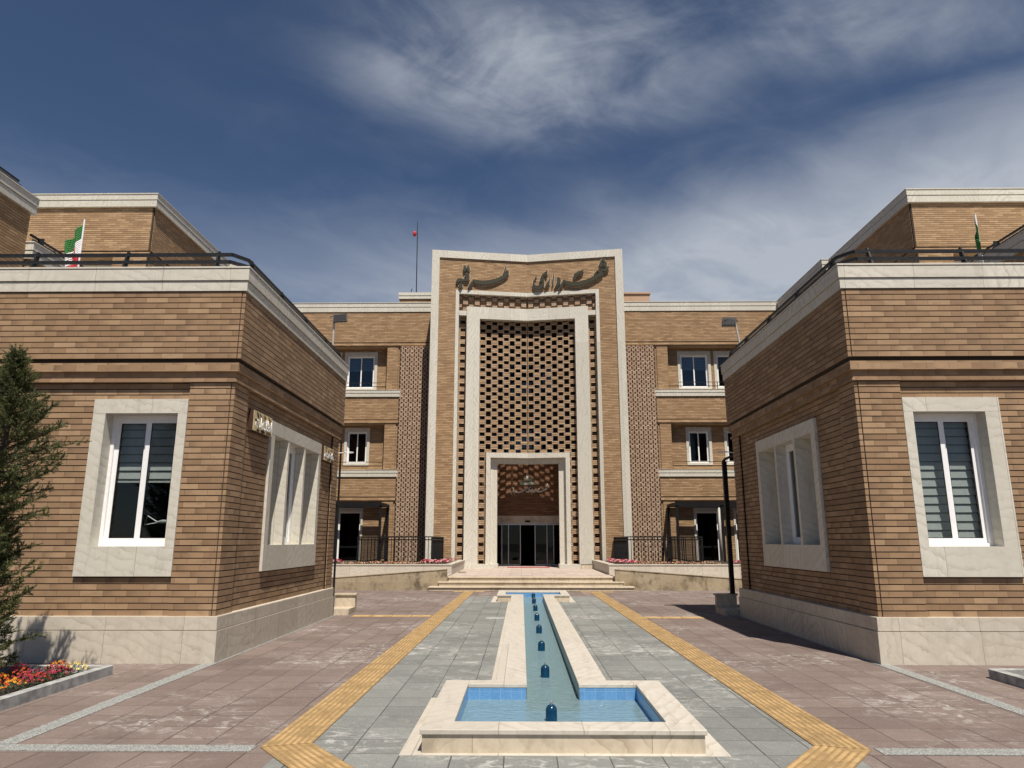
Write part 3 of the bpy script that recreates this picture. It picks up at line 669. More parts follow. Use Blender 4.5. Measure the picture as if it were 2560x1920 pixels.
# black steel post at the far end of the right annex
sp = thing('steel_post', 'tall black steel post standing on the ledge at the right annex far corner', 'post', (4.53, 15.9, 0.395))
q = MB(); q.box(4.485, 4.575, 15.845, 15.935, 0.40, 3.22); sub(q.build('shaft', 'black_metal'), sp)
q = MB(); q.box(4.44, 4.62, 15.80, 15.98, 0.395, 0.40); sub(q.build('base_plate', 'black_metal'), sp)
q = MB(); q.tube([(4.50, 15.88, 3.22), (4.53, 15.80, 3.27), (4.66, 15.55, 3.33)], 0.03, 8); sub(q.build('arm', 'dark_steel'), sp)
def ring_lamp(s, label):
    t = thing('ring_lamp', label, 'lamp', (hx(s, AX), 15.1, 3.35), 'ring lamps on annex corners'); x = hx(s, AX)
    a = MB(); a.tube([(x + s * .01, 15.1, 3.33), (x - s * 0.13, 15.1, 3.345)], 0.010, 8); sub(a.build('arm', 'pvc'), t)
    c = MB(); c.tube([(x - s * (0.22 - 0.10 * math.cos(k * math.pi / 12)), 15.1 + 0.10 * math.sin(k * math.pi / 12), 3.345) for k in range(25)], 0.008, 6); sub(c.build('ring', 'pvc'), t)
ring_lamp(-1, 'thin white ring lamp on an arm at the far corner of the left annex'); ring_lamp(1, 'thin white ring lamp at the shaded far corner of the right annex')

# ---- wall signs on the left annex
def font_mesh(body, size, name, mat, depth=0.006):
    cu = bpy.data.curves.new('lettering', 'FONT'); cu.body = body; cu.size = size; cu.extrude = depth; cu.align_x = 'CENTER'; cu.align_y = 'CENTER'
    tmp = bpy.data.objects.new('lettering', cu); COL.objects.link(tmp)
    dg = bpy.context.evaluated_depsgraph_get(); me = bpy.data.meshes.new_from_object(tmp.evaluated_get(dg)); bpy.data.objects.remove(tmp); me.name = name
    me.materials.clear(); me.materials.append(M[mat]); o = bpy.data.objects.new(name, me); COL.objects.link(o); return o
def place(o, par, loc, w, h, rot):
    bb = [Vector(c) for c in o.bound_box]; W_ = max(b.x for b in bb) - min(b.x for b in bb); H_ = max(b.y for b in bb) - min(b.y for b in bb)
    o.scale = (w / max(W_, 1e-4), h / max(H_, 1e-4), 1); c = Vector(((max(b.x for b in bb) + min(b.x for b in bb)) / 2 * o.scale.x, (max(b.y for b in bb) + min(b.y for b in bb)) / 2 * o.scale.y, 0))
    o.rotation_euler = rot; o.location = Vector(loc) - Euler(rot).to_matrix() @ c; sub(o, par)
xs = hx(-1, AX + 0.04)
def stroke_mesh(mb, strokes, to3d, depth, m=0, edge=None, seg=7):
    """brush strokes (a, b, half width) swept in a plane; to3d(a, b, d) gives the point at depth d in front"""
    for si, stv in enumerate(strokes):
        P_ = []
        n = len(stv)
        for i in range(n - 1):
            p0, p1, p2, p3 = stv[max(i - 1, 0)], stv[i], stv[i + 1], stv[min(i + 2, n - 1)]
            for k in range(seg):
                t = k / seg
                P_.append(tuple(0.5 * (2 * b + (c - a) * t + (2 * a - 5 * b + 4 * c - d) * t * t + (3 * b - a - 3 * c + d) * t ** 3) for a, b, c, d in zip(p0, p1, p2, p3)))
        P_.append(stv[-1]); L_, R_ = [], []
        for i, (a, b, w) in enumerate(P_):
            a0, b0, _ = P_[max(i - 1, 0)]; a1, b1, _ = P_[min(i + 1, len(P_) - 1)]
            dx_, dy_ = a1 - a0, b1 - b0; l = math.hypot(dx_, dy_) or 1; w = max(w, 0.003)
            L_.append((a - dy_ / l * w, b + dx_ / l * w)); R_.append((a + dy_ / l * w, b - dx_ / l * w))
        df = depth + 0.0015 * si
        for i in range(len(P_) - 1):
            f = [to3d(*p, df) for p in (L_[i], R_[i], R_[i + 1], L_[i + 1])]; bk = [to3d(*p, 0.0) for p in (L_[i], R_[i], R_[i + 1], L_[i + 1])]
            mb.face(f, m); mb.face([bk[0], bk[3], f[3], f[0]], m); mb.face([bk[1], f[1], f[2], bk[2]], m)
        for q in (0, -1):
            mb.face([to3d(*L_[q], df), to3d(*R_[q], df), to3d(*R_[q], 0), to3d(*L_[q], 0)], m)
def sign(label, ya, yb, za, zb, deco, writing, name='wall_sign'):
    t = thing(name, label, 'sign', (xs, (ya + yb) / 2, (za + zb) / 2), 'small calligraphic signs on the annex side wall')
    b = MB(); b.box(xs + 0.002, xs + 0.075, ya, yb, za, zb); sub(b.build('backing_box', 'sign_brown'), t)
    f = MB(); f.box(xs + 0.076, xs + 0.081, ya + .005, yb, za + .003, zb - .003)
    to = lambda a, c, d: (xs + 0.082 + d, ya + a * (yb - ya), za + c * (zb - za))
    stroke_mesh(f, deco[0], to, 0.001, 1); stroke_mesh(f, deco[1], to, 0.0022, 2)
    sub(f.build('face', ['sign_gold', 'sign_brown', 'sign_ochre']), t)
    return t, to
s1, to1 = sign('gold wall sign with white Persian lettering at the near side of the annex side window', 10.08, 10.85, 3.06, 3.36,
    ([[(.16, .95, .02), (.22, .80, .05), (.26, .68, .03)], [(.30, .95, .015), (.38, .80, .025), (.40, .62, .012)], [(.10, .60, .03), (.14, .50, .05), (.17, .42, .02)],
      [(.20, .10, .05), (.30, .06, .07)], [(.44, .05, .05), (.52, .10, .09), (.50, .17, .03)], [(.60, .9, .01), (.62, .78, .02)]],
     [[(.78, .93, .02), (.86, .80, .06), (.92, .70, .02)], [(.72, .08, .06), (.84, .12, .09), (.95, .08, .05)], [(.56, .92, .03), (.58, .78, .03)]]), None)
tx = font_mesh('\uFE95\uFE8E\uFECB\uFEFC\uFEC3\uFE8D', 0.3, 'lettering', 'letter_white', 0.004)
place(tx, s1, (xs + 0.093, 10.475, 3.20), 0.66, 0.17, (R(90), 0, R(90)))
s2, to2 = sign('second gold wall sign with white lettering beyond the annex side window', 13.86, 14.55, 3.05, 3.335,
    ([[(.15, .97, .02), (.2, .85, .06)], [(.17, .75, .03), (.20, .55, .03)], [(.40, .78, .02), (.44, .60, .03)], [(.60, .62, .03), (.68, .50, .06)], [(.92, .66, .04), (.92, .5, .02)], [(.30, .06, .03), (.48, .10, .05), (.60, .2, .04)], [(.75, .14, .02), (.86, .04, .05), (.97, .14, .03)]],
     [[(.55, .97, .02), (.55, .7, .03)], [(.62, .86, .02), (.8, .9, .03), (.95, .82, .02)]]), None)
wl = MB(); stroke_mesh(wl, [[(.05, .25, .05), (.14, .40, .06), (.22, .25, .05)], [(.22, .52, .03), (.34, .46, .05), (.46, .40, .04)], [(.36, .24, .06), (.5, .40, .06), (.60, .30, .05)],
                            [(.52, .56, .02), (.60, .45, .04), (.78, .44, .05), (.95, .46, .03)], [(.74, .24, .05), (.86, .34, .07), (.95, .22, .05)], [(.80, .52, .02), (.82, .66, .02)]], to2, 0.006)
sub(wl.build('lettering', 'letter_white'), s2)

# ------------------------------------------------------------------ the main building
MAIN = thing('main_building', 'three storey brick town hall with tall white framed portal and brick lattice', 'building', (X0, 32, 0))
def madd(mb, name, mats, smooth=False): return sub(mb.build(name, mats, smooth=smooth), MAIN)
YE, VS, HE = 29.70, 0.155, 4.24
YC = YE + VS * 4.23
ZP = 0.39                                   # platform level
def pP(s, h, r, z): return (hx(s, h), YC - VS * h + r, z)
def pbox(mb, s, h0, h1, r0, r1, z0, z1, m=0):
    mb.hexa([pP(s, h0, r0, z0), pP(s, h1, r0, z0), pP(s, h1, r1, z0), pP(s, h0, r1, z0), pP(s, h0, r0, z1), pP(s, h1, r0, z1), pP(s, h1, r1, z1), pP(s, h0, r1, z1)], m)
def pcourses(mb, s, h0, h1, z0, z1, r, h=HF, g=0.012, t=0.045, m=0, mc=1, T=0.2):
    for k in range(int(z0 / h), int(z1 / h) + 1):
        za, zb = max(z0, k * h), min(z1, k * h + h - g)
        if zb - za > 0.012: pbox(mb, s, h0, h1, r, r + t, za, zb, m)
    pbox(mb, s, h0, h1, r + 0.015, r + T, z0, z1, mc)
pw = MB()
for s in (-1, 1):
    pcourses(pw, s, 3.17, 3.915, ZP, 13.905, 0.065)
    pcourses(pw, s, 0.0, 3.17, 12.42, 13.905, 0.065)
    # outer return walls back to the wings
    wall(pw, (hx(s, HE - 0.03), 0, 0), (0, 1), (s, 0), YE + 0.25, 32.3, ZP, 14.2, HF, T=0.25)
    pbox(pw, s, 0.0, HE - 0.3, 0.32, 0.8, 12.44, 14.18, 1)
    pw.obox((X0, 0, 0), (s, 0), (0, 1), 0.0, HE - 0.06, YC + 0.15, 34.0, 13.9, 14.17, 1)
    pw.obox((X0, 0, 0), (s, 0), (0, 1), 0.0, HE - 0.06, 33.7, 34.0, 12.0, 13.9, 0)
    # hidden flank between brick face and vestibule
    pw.obox((X0, 0, 0), (s, 0), (0, 1), 3.06, 3.9, YC, 33.2, ZP, 12.4, 1)
    pw.obox((X0, 0, 0), (s, 0), (0, 1), 2.2, 3.06, YC + 0.55, 33.3, ZP, 12.4, 1)
portal = madd(pw, 'portal', ['brick_far', 'mortar'])
def psub(mb, name, mats): 
    o = mb.build(name, mats); o.parent = portal; return o
def frame(name, ho, hi, zo, zi, zbase, r, T, mat='stone'):
    fbm = MB()
    for s in (-1, 1):
        pbox(fbm, s, hi, ho, r, r + T, zbase, zo); pbox(fbm, s, 0.0, hi, r + 0.0015, r + T, zi, zo)
    return psub(fbm, name, mat)
frame('outer_frame', HE, 3.91, 14.24, 13.90, ZP, 0.0, 0.30)
frame('thin_frame', 3.175, 3.03, 12.425, 12.25, ZP, 0.045, 0.40)
frame('broad_frame', 2.68, 2.105, 11.66, 11.115, 0.56, 0.04, 0.30)
frame('door_outer_frame', 1.785, 1.60, 5.19, 4.975, 0.56, 0.15, 0.55)
frame('door_inner_frame', 1.51, 1.32, 4.96, 4.757, 0.56, 0.42, 0.30)
for s in (-1, 1):
    jf = MB(); pbox(jf, s, 1.27, 2.73, 0.0, 0.9, ZP, 0.56); psub(jf, 'stone_base', 'stone')
    jf = MB(); pbox(jf, s, 2.69, 3.02, 0.10, 0.37, 11.26, 11.47); psub(jf, 'stone_tie', 'stone')
    jf = MB(); pbox(jf, s, 1.512, 1.60, 0.41, 0.70, 0.56, 4.97); psub(jf, 'door_reveal', 'stone')
jf = MB()
for s in (-1, 1): pbox(jf, s, 0.0, 1.60, 0.43, 0.70, 4.962, 4.973)
psub(jf, 'door_soffit', 'stone')
# brick lattice: blocks of three and of two courses, set like a chequer
lt = MB()
PER = 0.52
def lattice(s, h0, h1, z0, z1, r, T, door=True):
    k0 = int(math.floor(z0 / HF)); k1 = int(math.ceil(z1 / HF))
    for k in range(k0, k1):
        ph = k % 5; za, zb = max(k * HF, z0), min(k * HF + HF - 0.016, z1)
        if zb - za < 0.012: continue
        c = 0.157 if ph < 3 else 0.417        # hole centres of this course
        holes = [(c + PER * i - 0.106, c + PER * i + 0.106) for i in range(-1, 8)]
        cuts = list(holes)
        if zb > ZP and za < 5.0: cuts.append((0.0, 1.79))
        for a, b in split(h0, h1, cuts):
            if b - a > 0.015: pbox(lt, s, a, b, r, r + T, za, zb, 0)
            if b - a > 0.03: pbox(lt, s, a + .004, b - .004, r + .016, r + T - .012, zb, min(zb + 0.016, z1), 1)
for s in (-1, 1):
    lattice(s, 0.012, 2.16, ZP + 0.17, 11.65, 0.37, 0.045)
    # narrow strips beside the broad frame: solid courses with a hole every fifth pair
    k = int((ZP + .1) / HF)
    while k * HF < 11.26:
        ph = k % 5; za, zb = k * HF, min(k * HF + HF - 0.011, 11.26)
        if ph < 3 or zb - za < .02: pbox(lt, s, 2.66, 3.06, 0.37, 0.48, za, zb, 0)
        else: pbox(lt, s, 2.66, 2.765, 0.37, 0.48, za, zb, 0); pbox(lt, s, 2.975, 3.06, 0.37, 0.48, za, zb, 0)
        if ph != 3: pbox(lt, s, 2.66, 3.06, 0.382, 0.47, za - 0.011, za, 1)
        k += 1
    # chequer band above the broad frame
    for k in range(int(11.47 / HF), int(12.26 / HF) + 1):
        ph = k % 5; za, zb = k * HF, k * HF + HF - 0.011; c = 0.157 if ph < 3 else 0.417
        for a, b in split(0.012, 3.06, [(c + PER * i - 0.106, c + PER * i + 0.106) for i in range(-1, 8)]):
            if b - a > 0.015: pbox(lt, s, a, b, 0.37, 0.48, za, zb, 0)
        for i in range(-1, 8):
            a, b = max(c + PER * i - 0.106, .012), min(c + PER * i + 0.106, 3.06)
            if b - a > .03: pbox(lt, s, a, b, 0.20, 0.37, za, zb, 2)
    pbox(lt, s, 0.0, 3.06, 0.49, 0.53, 11.66, 12.42, 1); pbox(lt, s, 2.64, 3.06, 0.60, 0.64, ZP, 11.66, 1)
psub(lt, 'brick_lattice', ['brick_lattice', 'mortar', 'brick_pale'])
# vestibule behind the lattice: rear wall, door wall, glass
YB = 33.25
vb = MB(); O_ = (X0, YB, 0); gaps = [(-1.75, 1.75, ZP, 2.30), (-1.3, 1.3, 5.5, 6.7), (-1.3, 1.3, 8.3, 9.9)]
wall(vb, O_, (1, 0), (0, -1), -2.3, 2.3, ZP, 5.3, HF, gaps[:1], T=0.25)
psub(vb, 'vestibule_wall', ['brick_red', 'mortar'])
vb = MB(); core(vb, O_, (1, 0), (0, -1), -2.3, 2.3, 5.3, 12.0, gaps[1:], T=0.25, m=0); psub(vb, 'upper_rear_wall', 'interior')  # dark colour stands in for the shade seen through the lattice holes
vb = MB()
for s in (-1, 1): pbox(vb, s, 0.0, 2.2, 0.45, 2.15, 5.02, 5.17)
psub(vb, 'sun_block_slab', 'interior')  # added slab, unseen above the door frame, blocks sun from the lower lattice holes
vl = MB(); vl.obox(O_, (1, 0), (0, -1), -2.2, 2.2, -.1, 0.03, 2.30, 2.63); psub(vl, 'door_lintel', 'stone_step')
for c, d in ((5.5, 6.7), (8.3, 9.9)):
    for i in range(4):
        vg = MB(); vg.obox(O_, (1, 0), (0, -1), -1.28 + i * .65, -0.68 + i * .65, -.12, -.11, c + .04, d - .04); psub(vg, 'upper_glazing', 'glass_blue')
dd_ = -0.10
door = MB()
door.obox(O_, (1, 0), (0, -1), -1.75, 1.75, dd_ - .06, dd_ + .03, 2.21, 2.30); door.obox(O_, (1, 0), (0, -1), -1.75, -0.34, dd_ - .03, dd_, ZP + .002, ZP + .07); door.obox(O_, (1, 0), (0, -1), 0.34, 1.75, dd_ - .03, dd_, ZP + .002, ZP + .07)
for x in (-1.205, -0.90, -0.355, 0.32, 0.865, 1.17): door.obox(O_, (1, 0), (0, -1), x, x + 0.035, dd_ - .03, dd_ + .004, ZP + .07, 2.21)
dro = psub(door, 'sliding_door', 'grey_steel')
def dp(mb, name, mats):
    o = mb.build(name, mats); o.parent = portal; return o
gp = MB()
for a, b in ((-1.75, -1.205), (-1.17, -.90), (-0.865, -0.355), (0.355, 0.865), (0.90, 1.17), (1.205, 1.75)): gp.obox(O_, (1, 0), (0, -1), a, b, dd_ - .02, dd_ - .012, ZP + .07, 2.21)
dp(gp, 'door_pane', 'glass_dark')
sn = MB(); sn.obox(O_, (1, 0), (0, -1), -0.12, 0.12, 0.03, 0.09, 2.33, 2.40); dp(sn, 'door_sensor', 'black_metal')
hl = MB(); hl.obox((X0, 0, 0), (1, 0), (0, 1), -3, 3, 37.8, 37.9, 0, 12); hl.obox((X0, 0, 0), (1, 0), (0, 1), -3, 3, 33.45, 38, 0.0, ZP - .01); dp(hl, 'lobby', 'interior_dark')
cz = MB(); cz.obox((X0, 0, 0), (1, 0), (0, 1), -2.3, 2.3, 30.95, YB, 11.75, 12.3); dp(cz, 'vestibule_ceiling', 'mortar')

# ---- wings on both sides of the portal
HW = 12.2
def wing(s):
    uF, nF = (s, 0), (0, -1); O = (X0, 32.0, 0); Of = (X0, 31.95, 0); Ob = (X0, 32.43, 0)
    w = MB()
    wall(w, Of, uF, nF, HE - .05, HW, 10.57, 12.06, HF, T=0.75)
    w.obox(O, uF, nF, HE - .05, HW, -.7, -.02, 10.535, 10.57, 1); w.obox(O, uF, nF, HE - .05, HW, -.7, .03, 10.43, 10.535); w.obox(O, uF, nF, HE - .05, HW, -.7, -.01, 10.36, 10.43)
    for zt_, zb_ in ((8.30, 6.70), (4.63, 3.20)):
        wall(w, O, uF, nF, 5.90, HW, zb_ + .22, zt_ - .32, HF, T=0.7)
        w.obox(O, uF, nF, 5.90, HW, -.7, -.04, zb_ + .185, zb_ + .22, 1); w.obox(O, uF, nF, 5.90, HW, -.7, .02, zb_ + .07, zb_ + .185); w.obox(O, uF, nF, 5.90, HW, -.7, -.02, zb_, zb_ + .07)
    for z0, z1 in ((8.30, 10.36), (4.63, 6.70), (ZP, 3.20)):
        wall(w, (X0, 32.02, 0), uF, nF, 6.02, 6.53, z0, z1, HF, T=0.43); wall(w, (X0, 32.06, 0), uF, nF, 5.88, 6.02, z0, z1, HF, T=0.4)
    wins = {3: [(7.06, 8.61), (8.76, 10.31), (10.46, 11.85)], 2: [(7.27, 8.435), (9.01, 10.18), (10.75, 11.85)], 1: [(7.43, 8.63), (9.2, 10.4)]}
    zz = {3: (8.37, 10.22), 2: (4.87, 6.605), 1: (0.42, 2.945)}
    holes = [(a + .06, b - .06, zz[k][0] + .06, zz[k][1] - .06) for k in wins for a, b in wins[k]]
    wall(w, Ob, uF, nF, 6.5, HW, 0.0, 10.40, HF, holes, T=0.25)
    wo_ = madd(w, 'wing_wall', ['brick_far', 'mortar'])
    c = MB()
    c.obox(O, uF, nF, HE - .05, HW + .1, -.7, .085, 12.06, 12.275); c.obox(O, uF, nF, HE - .05, HW + .1, -.7, .06, 12.275, 12.295); c.obox(O, uF, nF, HE - .05, HW + .1, -.7, .10, 12.295, 12.485); c.obox(O, uF, nF, HE - .05, HW + .1, -.7, .12, 12.485, 12.515)
    madd(c, 'cornice', 'stone')
    for zt_ in (8.30, 4.63):
        c = MB()
        c.obox(O, uF, nF, 5.84, HW, -.72, .05, zt_ - .32, zt_ - .165); c.obox(O, uF, nF, 5.84, HW, -.72, .035, zt_ - .165, zt_ - .15); c.obox(O, uF, nF, 5.84, HW, -.72, .065, zt_ - .15, zt_ - .012); c.obox(O, uF, nF, 5.84, HW, -.72, .08, zt_ - .012, zt_)
        madd(c, 'stone_band', 'stone')
    for k in (3, 2, 1):
        for i, (a, b) in enumerate(wins[k]):
            z0, z1 = zz[k]
            ww = window(MAIN, Ob, uF, nF, a, b, z0, z1, (.13 if k > 2 else .12) if k > 1 else .09, (.13 if k > 2 else .12) if k > 1 else .09, .18 if k > 1 else .16, .10 if k > 1 else .04, 0.03, 0.08, blind=(0.42 if k == 3 else (0.14 if s > 0 else 0.0) if k == 2 else 0.0), nsash=2 if k > 1 else 1, slat=0.10, fr=0.04 if k > 1 else 0.03, st=0.045 if k > 1 else 0.04, gl='glass_blue' if k == 3 else 'glass_dark')
            ww.matrix_parent_inverse = Matrix.Translation(MAIN.location).inverted()
            if k == 1:
                tb = MB(); tb.obox(Ob, uF, nF, a + .16, b - .16, -.15, -.10, 1.19, 1.28); tb.build('transom', 'pvc', ww)
    for zr in (8.30, 4.63):
        rl = MB()
        for dz_ in (0.17, 0.35): rl.obox(O, uF, nF, 6.50, HW, -.06, -.035, zr + dz_ - .012, zr + dz_ + .012)
        for q in (6.52, 8.75, 10.45): rl.obox(O, uF, nF, q, q + .025, -.062, -.033, zr, zr + .36)
        madd(rl, 'window_guard_rail', 'black_metal')
    # perforated brick screen next to the portal
    sc = MB(); Os = (X0, 31.93, 0); k = int(ZP / HF) + 1; p = 0.2075; h0, h1 = HE - .02, 5.89
    while k * HF < 10.36:
        ph = k % 3; za, zb = k * HF, k * HF + HF - 0.008
        offs, wd = (0.0, 0.05) if ph < 2 else (p / 2, 0.056)
        cuts = [(h0 + offs + p * i - wd / 2, h0 + offs + p * i + wd / 2) for i in range(0, 10)]
        for a, b in split(h0, h1, cuts):
            sc.obox(Os, uF, nF, a, b, -.11, (0.0 if ph < 2 else -0.008), za, zb, 0)
        k += 1
    sc.obox(Os, uF, nF, h0, h1, -.65, -.6, ZP, 10.4, 1); sc.obox(Os, uF, nF, h1 - .01, h1 + .03, -.6, -.05, ZP, 10.36, 1)
    madd(sc, 'brick_screen', ['brick_pale', 'mortar'])
    # projecting side wing
    v = MB(); uS, nS = (0, 1), (-s, 0); Oi = (hx(s, HW), 0, 0); Oj = (hx(s, HW - .3), 0, 0); Oif = (hx(s, HW - .05), 0, 0); Ojf = (hx(s, HW - .35), 0, 0)
    YF, YJ = 21.15, 26.95
    wall(v, Oi, uS, nS, YF, YJ, 0.0, 10.36, HF, T=0.3, c0=0.06); wall(v, Oj, uS, nS, YJ, 32.7, 0.0, 10.36, HF, T=0.3)
    wall(v, Oif, uS, nS, YF - .05, YJ - .05, 10.57, 12.06, HF, T=0.3, c0=.06); wall(v, Ojf, uS, nS, YJ - .05, 31.9, 10.57, 12.06, HF, T=0.3)
    v.obox((X0, 0, 0), uF, (0, 1), HW - .03, HW + 8, YF - .03, YJ, 10.43, 10.535); v.obox((X0, 0, 0), uF, (0, 1), HW - .33, HW - .03, YJ - .03, 31.98, 10.43, 10.535)
    v.obox((X0, 0, 0), uF, (0, 1), HW + .01, HW + 8, YF + .01, YJ, 10.535, 10.57, 1); v.obox((X0, 0, 0), uF, (0, 1), HW + .01, HW + 8, YF + .01, YJ, 10.36, 10.43)
    Ow = (X0, YF, 0); Owf = (X0, YF - .05, 0); Own = (X0, YF + .45, 0)
    wall(v, Owf, uF, nF, HW - .05, HW + 8, 10.57, 12.06, HF, T=0.3, c0=.06)
    wall(v, Ow, uF, nF, HW, 13.35, 0.0, 10.36, HF, T=.7, c0=.06); wall(v, Ow, uF, nF, 13.35, HW + 8, 0.0, 8.0, HF, T=.7)
    hs = [(13.6, 15.1, 8.5, 10.2), (15.4, 16.9, 8.5, 10.2)]
    wall(v, Own, uF, nF, 13.35, HW + 8, 8.0, 10.36, HF, hs, T=.2)
    v.obox((X0, 0, 0), uF, (0, 1), HW + .3, HW + 8, 27.0, 27.2, 0, 12.0, 1); v.obox((X0, 0, 0), uF, (0, 1), HW + 7.9, HW + 8.1, YF + .1, 27.0, 0, 12.0, 1)
    madd(v, 'side_wing_wall', ['brick_far', 'mortar'])
    cw = MB(); Z = (X0, 0, 0); n2 = (0, 1)
    for off, z0, z1 in ((.135, 12.06, 12.275), (.11, 12.275, 12.295), (.15, 12.295, 12.485), (.17, 12.485, 12.515)):
        cw.obox(Z, uF, n2, HW - off, HW + 8, YF - off, YJ - off + .02, z0, z1); cw.obox(Z, uF, n2, HW - .3 - off, HW + 8, YJ - off + .02, 31.85, z0, z1)
    cw.obox(Ow, uF, nF, 13.35, HW + 8, -.7, .06, 8.0, 8.3)
    madd(cw, 'side_wing_cornice', 'stone')
    for a, b, z0, z1 in hs:
        ww = window(MAIN, Own, uF, nF, a - .06, b + .06, z0 - .06, z1 + .06, .15, .15, .18, .1, .03, .1, blind=.4, gl='glass_dark'); ww.matrix_parent_inverse = Matrix.Translation(MAIN.location).inverted()
    rf = MB(); rf.obox(Z, uF, n2, 0 if s > 0 else 0.0, HW + 1, 32.6, 46, 12.0, 12.1); rf.obox(Z, uF, n2, 0.0, HW + 8, 45.8, 46, 0, 12.05); rf.obox(Z, uF, n2, HW + .9, HW + 1.1, 27.2, 45.8, 0, 12.05)
    rf.obox(Z, uF, n2, 6.4, HW + .8, 35.0, 35.1, 0.0, 12.0)
    madd(rf, 'roof', 'roof_felt')
wing(-1); wing(1)
# roof structures
pb = MB(); Z = (X0, 0, 0)
pb.obox((X0, 33.6, 0), (-1, 0), (0, -1), 1.0, 6.30, -4, -.01, 12.1, 13.42, 1); courses(pb, (X0, 33.6, 0), (-1, 0), (0, -1), 1.0, 6.30, 12.1, 13.28, HF)
madd(pb, 'roof_block', ['brick_far', 'mortar'])
pc = MB(); pc.obox((X0, 33.6, 0), (-1, 0), (0, -1), 1.0, 6.38, -4.1, .06, 13.28, 13.43); pc.obox((X0, 33.6, 0), (-1, 0), (0, -1), 1.0, 6.38, -4.1, .08, 13.445, 13.60); pc.obox((X0, 33.6, 0), (-1, 0), (0, -1), 1.0, 6.33, -4.1, .04, 13.43, 13.445)
madd(pc, 'roof_block_cornice', 'stone')
tc_ = thing('roof_cabin', 'tan metal clad cabin on the roof right of the portal', 'cabin', (4.9, 33.5, 12.1))
q = MB(); q.box(3.6, 6.38, 33.4, 36, 12.1, 13.42); 
for x in (4.55, 5.45): q.box(x, x + .012, 33.385, 33.4, 12.1, 13.42)
sub(q.build('cladding', 'tan_panel'), tc_)
q = MB(); q.box(3.55, 6.43, 33.34, 36.05, 13.42, 13.50); sub(q.build('flashing', 'tan_panel'), tc_)
am = thing('antenna_mast', 'thin roof antenna mast with a small red lamp near its top', 'antenna', (-5.25, 34.2, 13.6))
q = MB(); q.tube([(-5.30, 34.2, 13.6), (-5.34, 34.2, 17.0), (-5.36, 34.2, 17.75)], [.028, .022, .012], 6); q.tube([(-5.6, 34.2, 13.6), (-5.56, 34.2, 13.95), (-5.52, 34.2, 14.05)], .02, 5); sub(q.build('mast', 'dark_steel'), am)
q = MB(); q.ball((-5.48, 34.2, 17.05), .10, seg=10, sq=1.6); sub(q.build('beacon', 'red_paint'), am)

# ---- lettering over the portal
TORQ=[[(0.945, 13.676, 0.009), (0.994, 13.497, 0.014), (1.036, 13.337, 0.016), (1.099, 13.187, 0.009)], [(0.993, 13.26, 0.009), (0.941, 13.387, 0.025), (0.873, 13.357, 0.043), (0.919, 13.23, 0.054), (1.109, 13.074, 0.071), (1.424, 12.911, 0.082), (1.739, 12.805, 0.093), (1.99, 12.781, 0.092), (2.261, 12.81, 0.081), (2.398, 12.87, 0.042)], [(2.398, 12.914, 0.02), (2.469, 12.744, 0.042), (2.55, 12.606, 0.048), (2.632, 12.48, 0.015)], [(2.715, 13.232, 0.02), (2.651, 13.124, 0.059), (2.639, 13.002, 0.059), (2.689, 12.876, 0.053), (2.824, 12.858, 0.042), (2.969, 12.861, 0.081), (3.072, 12.822, 0.07), (3.164, 12.729, 0.015)], [(2.724, 13.153, 0.02), (2.76, 13.062, 0.026), (2.691, 12.999, 0.026)], [(2.782, 13.564, 0.009), (2.79, 13.406, 0.07), (2.778, 13.251, 0.009)], [(2.636, 13.565, 0.009), (2.64, 13.404, 0.071), (2.625, 13.248, 0.009)], [(2.971, 12.735, 0.009), (2.961, 12.596, 0.081), (2.963, 12.456, 0.009)]]
SHAH=[[(3.415, 13.896, 0.009), (3.397, 13.774, 0.076), (3.408, 13.65, 0.009)], [(3.338, 13.711, 0.009), (3.292, 13.535, 0.081), (3.298, 13.389, 0.009)], [(3.451, 13.703, 0.009), (3.471, 13.545, 0.081), (3.422, 13.403, 0.009)], [(3.598, 13.452, 0.009), (3.574, 13.338, 0.053), (3.459, 13.267, 0.064), (3.357, 13.29, 0.037), (3.266, 13.347, 0.009)], [(3.417, 13.237, 0.009), (3.325, 13.232, 0.031), (3.211, 13.195, 0.042), (3.13, 13.256, 0.02), (3.066, 13.171, 0.026), (3.001, 13.064, 0.042), (3.124, 13.034, 0.053), (3.29, 13.079, 0.07), (3.334, 13.176, 0.042)], [(3.29, 13.09, 0.075), (3.123, 13.001, 0.086), (2.894, 12.871, 0.086), (2.582, 12.758, 0.092), (2.27, 12.689, 0.098), (1.959, 12.708, 0.092), (1.752, 12.788, 0.076), (1.629, 12.881, 0.031)], [(1.629, 12.896, 0.02), (1.564, 12.733, 0.042), (1.499, 12.604, 0.048), (1.403, 12.465, 0.016)], [(2.515, 13.314, 0.009), (2.405, 13.237, 0.059), (2.238, 13.158, 0.065), (2.132, 13.098, 0.054), (2.141, 12.986, 0.037), (2.129, 12.893, 0.009)], [(1.37, 13.069, 0.013), (1.42, 12.943, 0.07), (1.414, 12.82, 0.074), (1.333, 12.681, 0.053), (1.231, 12.564, 0.011)], [(1.198, 13.276, 0.009), (1.174, 13.048, 0.026), (1.157, 12.826, 0.026), (1.119, 12.66, 0.009)], [(1.013, 13.085, 0.009), (0.99, 12.903, 0.031), (0.914, 12.729, 0.059), (0.787, 12.581, 0.011)], [(0.905, 13.419, 0.009), (0.846, 13.272, 0.065), (0.73, 13.212, 0.048), (0.655, 13.104, 0.037), (0.632, 12.971, 0.059), (0.61, 12.871, 0.031)], [(0.708, 13.101, 0.013), (0.726, 12.875, 0.043), (0.662, 12.7, 0.082), (0.492, 12.617, 0.098), (0.335, 12.676, 0.065), (0.289, 12.858, 0.034), (0.337, 13.012, 0.011), (0.416, 13.187, 0.009)]]
